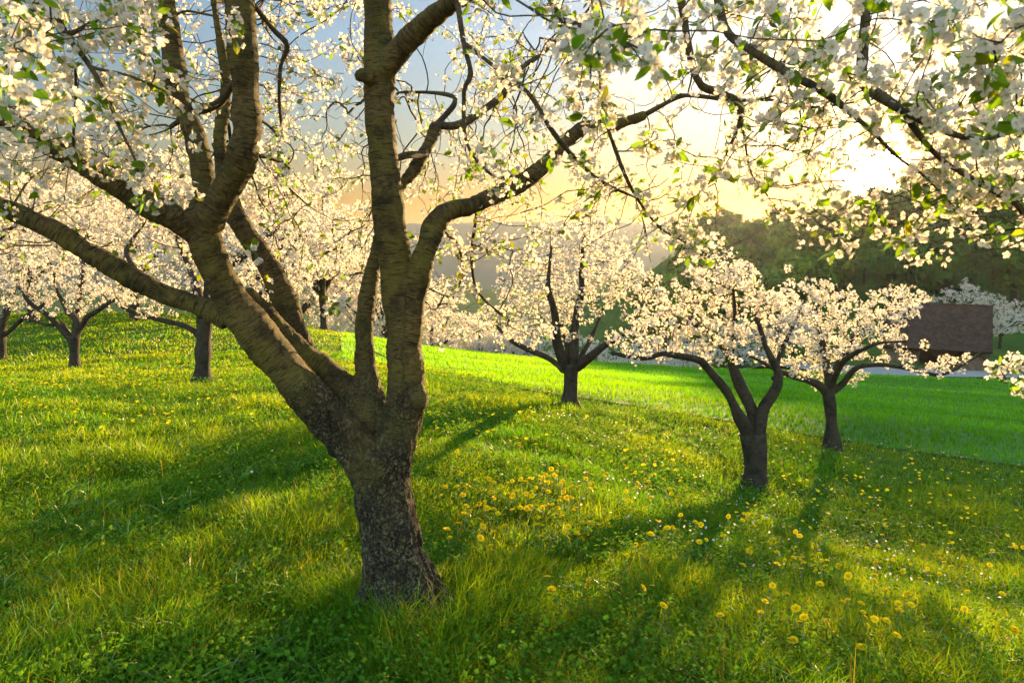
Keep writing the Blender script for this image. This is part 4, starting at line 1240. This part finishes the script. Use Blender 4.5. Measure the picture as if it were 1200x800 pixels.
def barn():
    D = 50.0
    x0, x1 = float(ray(1036, 400)[0] * D), float(ray(1162, 400)[0] * D)
    W = (x1 - x0) * .84
    zg = float(EYE + ray(1100, 433)[1] * D)
    zr = float(EYE + ray(1100, 360)[1] * D) - zg; ze = float(EYE + ray(1100, 406)[1] * D) - zg
    loc = ((x0 + x1) / 2, D, zg)
    root = empty('barn', loc, -math.atan(float(ray(1100, 400)[0])))
    tag(root, 'small brown barn with a big tiled roof and open timber front beside the road', 'barn')
    h = W / 2; dp = 6.0
    # roof: two thick slabs
    for sgn, y_e, y_r in ((1, -.7, dp / 2), (-1, dp + .7, dp / 2)):
        g = Geo()
        v = [(-h - .3, y_e, ze - .15), (h + .0, y_e, ze - .15), (h + .0, y_r, zr), (-h - .3, y_r, zr + .12)]
        v = np.array(v); n_ = np.cross(v[1] - v[0], v[3] - v[0]); n_ /= np.linalg.norm(n_)
        if n_[2] < 0: n_ = -n_
        v = np.vstack([v - n_ * .12, v])
        f = np.array([(0, 3, 2, 1), (4, 5, 6, 7), (0, 1, 5, 4), (1, 2, 6, 5), (2, 3, 7, 6), (3, 0, 4, 7)])
        # own flat frame so that the tiles run along the roof
        ex = np.array([1.0, 0, 0]); ey = (v[7] - v[4]) - np.dot(v[7] - v[4], ex) * ex; ey /= np.linalg.norm(ey); ez = np.cross(ex, ey)
        B = np.stack([ex, ey, ez], -1)
        o = mesh_np('roof', (v - v[4]) @ B, [(f, 0)], [M_tile], root, False)
        o.matrix_local = Matrix.Translation(Vector(v[4].tolist())) @ Matrix(B.tolist()).to_4x4()
    g = Geo(); tube(g, np.array([[-h - .32, dp / 2, zr + .14], [h + .02, dp / 2, zr + .02]]), np.array([.1, .1]), 8); g.build('ridge_cap', [M_tile], root, COLT)
    g = Geo(); box(g, (-h, dp - .2, -.6), (h - .2, dp, ze + .5)); g.build('back_wall', [M_board], root, smooth=False)
    g = Geo(); box(g, (-h, .1, -.6), (-h + W * .30, .3, ze)); box(g, (-h, .3, -.6), (-h + .2, dp - .2, ze + .2)); g.build('boarded_wall', [M_board], root, smooth=False)
    g = Geo(); box(g, (h - 2.0, .1, -.6), (h - .35, .32, ze * .62)); box(g, (h - .55, .32, -.6), (h - .35, dp - .2, ze + .2)); g.build('stone_wall', [M_brick], root, smooth=False)
    for xx in (-h + W * .32, -h + W * .52, h - .22):
        g = Geo(); box(g, (xx - .09, -.15, -.6), (xx + .09, .03, ze - .02)); g.build('post', [M_beam], root, smooth=False)
        g = Geo(); tube(g, np.array([[xx - .75, -.06, ze - .12], [xx - .02, -.06, ze - .9]]), np.array([.06, .06]), 6); g.build('brace', [M_beam], root, COLT)
    g = Geo(); box(g, (-h, -.16, ze - .02), (h - .1, .04, ze + .14)); g.build('eaves_beam', [M_beam], root, smooth=False)
    g = Geo()
    for k in range(2):
        yy = (.12, dp - .1)[k]
    v = [(h - .30, .1, ze), (h - .30, dp, ze), (h - .30, dp / 2, zr - .25), (h - .42, .1, ze), (h - .42, dp, ze), (h - .42, dp / 2, zr - .25)]
    g.add(v, [(np.array([(0, 1, 2), (3, 5, 4)]), 0), (np.array([(0, 3, 4, 1), (1, 4, 5, 2), (2, 5, 3, 0)]), 0)])
    g.add(np.array(v) + [-W + .7, 0, 0], [(np.array([(0, 1, 2), (3, 5, 4)]), 0), (np.array([(0, 3, 4, 1), (1, 4, 5, 2), (2, 5, 3, 0)]), 0)])
    g.build('gable', [M_board], root, smooth=False)
barn()

# ------------------------------------------------------------------ grass and herbs
def blades(name, pos, hgt, wid, lean_dir, lean, col, mat, segs):
    """one mesh of tapering, arching grass blades"""
    N = len(pos)
    rgb = rng.uniform(0, 2 * np.pi, N)
    side = np.stack([np.cos(rgb), np.sin(rgb), np.zeros(N)], -1)
    ld = np.stack([np.cos(lean_dir), np.sin(lean_dir), np.zeros(N)], -1)
    V, F = [], []
    for s_ in range(segs + 1):
        t_ = s_ / segs
        c = pos + np.stack([np.zeros(N), np.zeros(N), hgt * t_ * (1 - .25 * lean * t_)], -1) + ld * (hgt * lean * t_ * t_)[:, None]
        w = wid * (1 - t_ ** 1.6) * .5
        if s_ < segs:
            V += [c - side * w[:, None], c + side * w[:, None]]
        else:
            V += [c]
    k = len(V)
    v = np.stack(V, 1).reshape(-1, 3)
    b = (np.arange(N) * k)[:, None]
    faces = []
    for s_ in range(segs - 1):
        faces.append((b + np.array([[2 * s_, 2 * s_ + 1, 2 * s_ + 3, 2 * s_ + 2]]), 0))
    faces.append((b + np.array([[2 * segs - 2, 2 * segs - 1, 2 * segs]]), 0))
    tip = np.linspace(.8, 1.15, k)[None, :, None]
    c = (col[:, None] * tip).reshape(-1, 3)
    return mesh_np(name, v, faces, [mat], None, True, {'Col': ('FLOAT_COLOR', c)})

def sample_land(n, r0, r1, power, amax=52, seed=0):
    rg = np.random.default_rng(seed)
    u = rg.random(n)
    e = 2 - power
    r_ = (r0 ** e + u * (r1 ** e - r0 ** e)) ** (1 / e)
    a = np.radians(rg.uniform(-amax, amax, n))
    x, y = r_ * np.sin(a), r_ * np.cos(a)
    z = height(x, y)
    return np.stack([x, y, z], -1), r_, rg

def in_field(p):
    px, py = project(p)
    rag = 3.5 * (noise(p[:, 0] * 2.2, p[:, 1] * 2.2, seed=91) - .5) + 4.0 * (noise(p[:, 0] * .7, p[:, 1] * .7, seed=92) - .5)
    return (px > 400) & (py < edge_py(px) + rag * 9 / np.maximum(p[:, 1], 5)) & (p[:, 1] > 5)

def on_road(p):
    px, py = project(p)
    return (px > 330) & (py < road_py(px) + 0.5) & (p[:, 1] > 20)

G1 = np.array([.055, .150, .008]); G2 = np.array([.100, .205, .005]); G3 = np.array([.032, .145, .006]); G4 = np.array([.17, .15, .04])
def grass_cols(p, rg, n):
    k = fbm(p[:, 0] * .8, p[:, 1] * .8, seed=31)[:, None]
    k2 = rg.random((n, 1))
    c = G3 + (G2 - G3) * np.clip((k - .3) / .4 * .65 + k2 * .35, 0, 1)
    c = np.where(rg.random((n, 1)) < .03, G4, c)
    return c * rg.uniform(.55, 1.4, (n, 1))

def meadow(name, n, r0, r1, power, segs, hmul, wbase, wk, seed):
    p, r_, rg = sample_land(n, r0, r1, power, seed=seed)
    ok = ~in_field(p) & ~on_road(p) & ((p[:, 0] + .45) ** 2 + (p[:, 1] - 3.12) ** 2 > .2 ** 2)
    p, r_ = p[ok], r_[ok]; n = len(p)
    tuft = fbm(p[:, 0] * 2.2, p[:, 1] * 2.2, seed=17)
    big = fbm(p[:, 0] * .7, p[:, 1] * .7, seed=19)
    h = hmul * (0.055 + 0.075 * sstep(.35, .75, tuft) + .06 * sstep(.4, .7, big)) * rg.uniform(.5, 1.35, n)
    near_trunk = np.exp(-((p[:, 0] + .42) ** 2 + (p[:, 1] - 3.0) ** 2) / .16)
    h *= 1 + .55 * near_trunk
    w = (wbase + wk * r_) * rg.uniform(.7, 1.4, n)
    ld = noise(p[:, 0] * 1.5, p[:, 1] * 1.5, seed=23) * 6.28 + rg.normal(size=n) * 1.7
    le = rg.uniform(.1, .95, n)
    p[:, 2] -= .01
    return tag(blades(name, p, h, w, ld, le, grass_cols(p, rg, n), M_grass, segs), kind='stuff')
meadow('meadow_grass', 230000, 1.7, 7.5, 1.15, 4, 1.0, .0028, .0005, 301)
meadow('meadow_grass', 260000, 6.5, 22, 1.35, 2, .95, .0035, .0009, 302)
meadow('meadow_grass', 120000, 20, 52, 1.3, 2, .9, .008, .0012, 303)

def field_grass(n, seed):
    p, r_, rg = sample_land(n, 6, 62, 1.25, amax=56, seed=seed)
    ok = in_field(p) & ~on_road(p)
    p, r_ = p[ok], r_[ok]; n = len(p)
    h = .11 * rg.uniform(.6, 1.25, n) * (1 + .35 * (fbm(p[:, 0] * .5, p[:, 1] * 1.2, seed=51) - .5))
    w = (.004 + .0011 * r_) * rg.uniform(.7, 1.3, n)
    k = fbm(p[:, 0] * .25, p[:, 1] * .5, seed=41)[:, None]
    c = (np.array([.048, .235, .003]) * (1 - k) + np.array([.080, .270, .004]) * k) * np.where(p[:, :1] < 2.2 + 3 * k, np.array([[1.2, 1.0, 1.0]]), 1.0) * rg.uniform(.7, 1.25, (n, 1)) * (.45 + 1.1 * fbm(p[:, 0] * .12 + p[:, 1] * .02, p[:, 1] * .7, seed=43))[:, None]  # more red towards the left: yellow sunlight painted into the blade colour
    p[:, 2] += .015
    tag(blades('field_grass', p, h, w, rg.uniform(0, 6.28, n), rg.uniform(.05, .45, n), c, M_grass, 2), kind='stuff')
field_grass(330000, 304)

def weeds(n, seed):
    """broad dandelion and plantain leaves, and a few dry stalks left from last year"""
    p, r_, rg = sample_land(n, 1.9, 12, 1.3, seed=seed)
    ok = ~in_field(p) & ((p[:, 0] + .45) ** 2 + (p[:, 1] - 3.12) ** 2 > .22 ** 2)
    p, r_ = p[ok], r_[ok]; n = len(p)
    k = 9
    ctr = np.repeat(p, k, axis=0); rr_ = np.repeat(r_, k)
    a = rg.uniform(0, 6.28, n * k)
    q = ctr + np.stack([np.cos(a), np.sin(a), np.zeros(n * k)], -1) * .012
    c = np.array([.060, .165, .012]) * rg.uniform(.6, 1.4, (n * k, 1))
    tag(blades('broad_leaf_weeds', q, rg.uniform(.07, .17, n * k), rg.uniform(.010, .022, n * k), a, rg.uniform(.6, 1.6, n * k), c, M_herb, 4), kind='stuff')
    m = 1300
    p, r_, rg = sample_land(m, 2.0, 12, 1.3, seed=seed + 1)
    p = p[~in_field(p) & ((p[:, 0] + .45) ** 2 + (p[:, 1] - 3.12) ** 2 > .22 ** 2)]; m = len(p)
    c = np.array([.15, .15, .045]) * rg.uniform(.6, 1.3, (m, 1))
    tag(blades('dry_grass_stalks', p, rg.uniform(.12, .30, m), rg.uniform(.0018, .0032, m), rg.uniform(0, 6.28, m), rg.uniform(.1, .8, m), c, M_grass, 4), kind='stuff')
weeds(2600, 306)

def herbs(n, seed):
    """clover, ground ivy and dandelion leaves between the blades"""
    p, r_, rg = sample_land(n, 1.8, 15, 1.35, seed=seed)
    cl = fbm(p[:, 0] * 1.6, p[:, 1] * 1.6, seed=61)
    tr = np.exp(-((p[:, 0] + .1) ** 2 + (p[:, 1] - 2.75) ** 2) / .30)
    ok = (cl + .10 * tr + .35 * rg.random(len(p)) > .66) & ~in_field(p) & ((p[:, 0] + .45) ** 2 + (p[:, 1] - 3.12) ** 2 > .2 ** 2)
    p, r_, tr = p[ok], r_[ok], tr[ok]; n = len(p)
    q = np.array([(0, 0, 0), (.45, -.42, .06), (1, 0, .0), (.45, .42, .06), (.5, 0, -.04)])
    f = np.array([(0, 1, 4), (1, 2, 4), (2, 3, 4), (3, 0, 4)])
    ro = rand_rot(n, rg, 1.5)
    s_ = (rg.uniform(.010, .027, n) * (1 + .06 * r_))
    p = p + np.stack([np.zeros(n), np.zeros(n), rg.uniform(.02, .15, n) * (1 + .3 * tr)], -1)
    v = np.einsum('nij,vj->nvi', ro * s_[:, None, None], q) + p[:, None]
    c = np.array([.055, .150, .010]) * rg.uniform(.6, 1.4, (n, 1)) * np.where(rg.random((n, 1)) < .2, np.array([[1.5, 1.15, .7]]), 1.0)
    b = (np.arange(n) * 5)[:, None, None]
    tag(mesh_np('meadow_herbs', v.reshape(-1, 3), [((f[None] + b).reshape(-1, 3), 0)], [M_herb], None, False, {'Col': ('FLOAT_COLOR', np.repeat(c, 5, 0))}), kind='stuff')
herbs(230000, 305)
print('grass', round(time.time() - T0, 1))

# ------------------------------------------------------------------ dandelions and small white flowers
M_dand = leaf_mat('dandelion_rays', (1.0, 1.0, .4), .3, .01)
def dandelion_meshes(k):
    rg = np.random.default_rng(400 + k)
    g = Geo()
    for ring, (nr, r_, tilt) in enumerate(((16, .020, .12), (14, .016, .45), (10, .010, .9))):
        for i in range(nr):
            a = i * 2 * np.pi / nr + ring * .2 + rg.normal() * .06
            ca, sa = np.cos(a), np.sin(a); rr = r_ * rg.uniform(.9, 1.1); w = .0034
            z1 = np.sin(tilt) * rr; r1 = np.cos(tilt) * rr
            v = [(.002 * ca - w * .5 * sa, .002 * sa + w * .5 * ca, 0), (.002 * ca + w * .5 * sa, .002 * sa - w * .5 * ca, 0), (r1 * ca + w * sa, r1 * sa - w * ca, z1), (r1 * ca - w * sa, r1 * sa + w * ca, z1)]
            g.add(v, [(np.array([(0, 1, 2, 3)]), 0)], Col=np.tile(np.array([.88, .62, .008]) * (1 - .03 * ring) * rg.uniform(.9, 1.1), (4, 1)))
    head = g.build('flower_head', [M_dand], types=COLT, smooth=False, link=False)
    s = Geo(); x = rg.uniform(-.02, .02)
    tube(s, np.array([[0, 0, -.02], [x * .3, 0, .5], [x, 0, 1.0]]) * [1, 1, 1], np.array([.0022, .002, .0022]), 5)
    tube(s, np.array([[x, 0, .97], [x, 0, 1.0]]), np.array([.0035, .007]), 6)
    stem = s.build('stem', [M_stalk], types={'bark': 'FLOAT_VECTOR'}, link=False)
    return head, stem, x
DM = [dandelion_meshes(k) for k in range(3)]
rg = np.random.default_rng(77)
explicit = [(1043, 333 * .0 + 670), (1066, 660), (992, 718), (1084, 710), (1133, 742), (1128, 748), (1160, 738), (1184, 773), (1060, 740), (1014, 673), (1030, 690), (1112, 665), (1157, 690), (1188, 700), (1175, 715),
            (875, 612), (871, 622), (883, 640), (750, 686), (753, 683), (785, 608), (803, 600), (640, 610), (960, 712), (980, 696), (985, 730), (1035, 735), (1100, 690), (1140, 700), (700, 635), (720, 625), (870, 680), (935, 680), (915, 650), (940, 700), (610, 620), (655, 606)]
pts = [at(x, y) for x, y in explicit]
zones = [(520, 860, 560, 660, 80), (560, 770, 566, 626, 75), (860, 1200, 570, 700, 90), (860, 1200, 630, 790, 50), (700, 1200, 520, 600, 140), (520, 640, 540, 620, 10), (0, 400, 400, 520, 200), (440, 700, 470, 540, 70), (540, 900, 640, 760, 12)]
for x0, x1, y0, y1, n in zones:
    k = 0
    while k < n:
        x, y = rg.uniform(x0, x1), rg.uniform(y0, y1)
        if noise(np.array([x / 55]), np.array([y / 28]), seed=9)[0] < rg.uniform(.2, .5): continue
        if y < edge_py(x) + 8 and x > 400: continue
        p = at(x, y)
        if (p[0] + .45) ** 2 + (p[1] - 3.1) ** 2 < .3 ** 2: continue
        pts.append(p); k += 1
pts = np.array(pts)
order = np.argsort(pts[:, 1]); pts = pts[order]
def dand_label(p):
    px, py = project(p)
    if py > 640: return 'yellow dandelion in full bloom in the long grass at the lower right foreground'
    if px < 470: return 'yellow dandelion in the sunlit meadow at left behind the big trunk'
    if px < 870: return 'yellow dandelion in the grass between the big trunk and the forked V tree'
    return 'yellow dandelion in the meadow grass right of the forked V tree'
for k, p in enumerate(pts[:300]):
    head, stem, xo = DM[k % 3]
    hh = float(rg.uniform(.10, .24)) if p[1] < 9 else float(rg.uniform(.14, .24))
    r_ = empty('dandelion', p, float(rg.uniform(0, 6.28)))
    tag(r_, dand_label(p), 'dandelion', dand_label(p).replace('yellow dandelion', 'dandelions'))
    o = link_obj('stem', stem, r_); o.scale = (1, 1, hh)
    o = link_obj('flower_head', head, r_); o.location = (xo, 0, hh); o.rotation_euler = (float(rg.normal() * .35) + .3, float(rg.normal() * .35), 0)
    s_ = float(rg.uniform(.75, 1.2)) ; o.scale = (s_, s_, s_)
# the rest of the dandelions, too far off to tell apart
p, r_, rgz = sample_land(9000, 12, 34, 1.2, amax=46, seed=78)
px, py = project(p)
ok = (~in_field(p)) & (px < 640) & (fbm(p[:, 0] * .6, p[:, 1] * .35, seed=79) > .47)
p = np.vstack([p[ok], pts[300:]]); n = len(p)
q = np.array([(-1, -.4, 0), (-.4, -1, 0), (.4, -1, 0), (1, -.4, 0), (1, .4, 0), (.4, 1, 0), (-.4, 1, 0), (-1, .4, 0), (0, 0, .5)])
f = np.array([(i, (i + 1) % 8, 8) for i in range(8)])
ro = rand_rot(n, rgz, 2.0)
p = p + np.stack([np.zeros(n), np.zeros(n), rgz.uniform(.12, .24, n)], -1)
v = np.einsum('nij,vj->nvi', ro * rgz.uniform(.016, .024, n)[:, None, None], q) + p[:, None]
tag(mesh_np('dandelions', v.reshape(-1, 3), [((f[None] + (np.arange(n) * 9)[:, None, None]).reshape(-1, 3), 0)], [M_dand], None, False,
    {'Col': ('FLOAT_COLOR', np.tile([.88, .62, .008], (n * 9, 1)))}), kind='stuff')
# cuckoo flowers and daisies: white specks
p, r_, rgz = sample_land(5200, 4.5, 24, 1.2, amax=46, seed=88)
px, py = project(p)
dn = fbm(p[:, 0] * .9, p[:, 1] * .6, seed=89)
ok = (~in_field(p)) & (dn > .53) & ((px > 620) | (rgz.random(len(p)) < .15))
p = p[ok]; n = len(p)
p = p + np.stack([np.zeros(n), np.zeros(n), rgz.uniform(.08, .22, n)], -1)
ro = rand_rot(n, rgz, 1.2)
v = np.einsum('nij,vj->nvi', ro * rgz.uniform(.005, .011, n)[:, None, None], q) + p[:, None]
tag(mesh_np('white_meadow_flowers', v.reshape(-1, 3), [((f[None] + (np.arange(n) * 9)[:, None, None]).reshape(-1, 3), 0)], [M_petal], None, False,
    {'Col': ('FLOAT_COLOR', np.tile([.75, .72, .76], (n * 9, 1)))}), kind='stuff')

# ------------------------------------------------------------------ haze
def haze(density):
    m, n, l = new_mat('evening_haze')
    out = n.new('ShaderNodeOutputMaterial')
    vol = n.new('ShaderNodeVolumePrincipled')
    vol.inputs['Color'].default_value = (.86, .90, 1.0, 1)
    vol.inputs['Density'].default_value = density
    vol.inputs['Anisotropy'].default_value = 0.55
    l.new(vol.outputs[0], out.inputs['Volume'])
    g = Geo(); box(g, (-1400, -80, -45), (1400, 1600, 78))
    o = g.build('haze', [m], smooth=False)
    tag(o, kind='stuff')
HAZE = 0.00013
if HAZE: haze(HAZE)
print('done', round(time.time() - T0, 1))
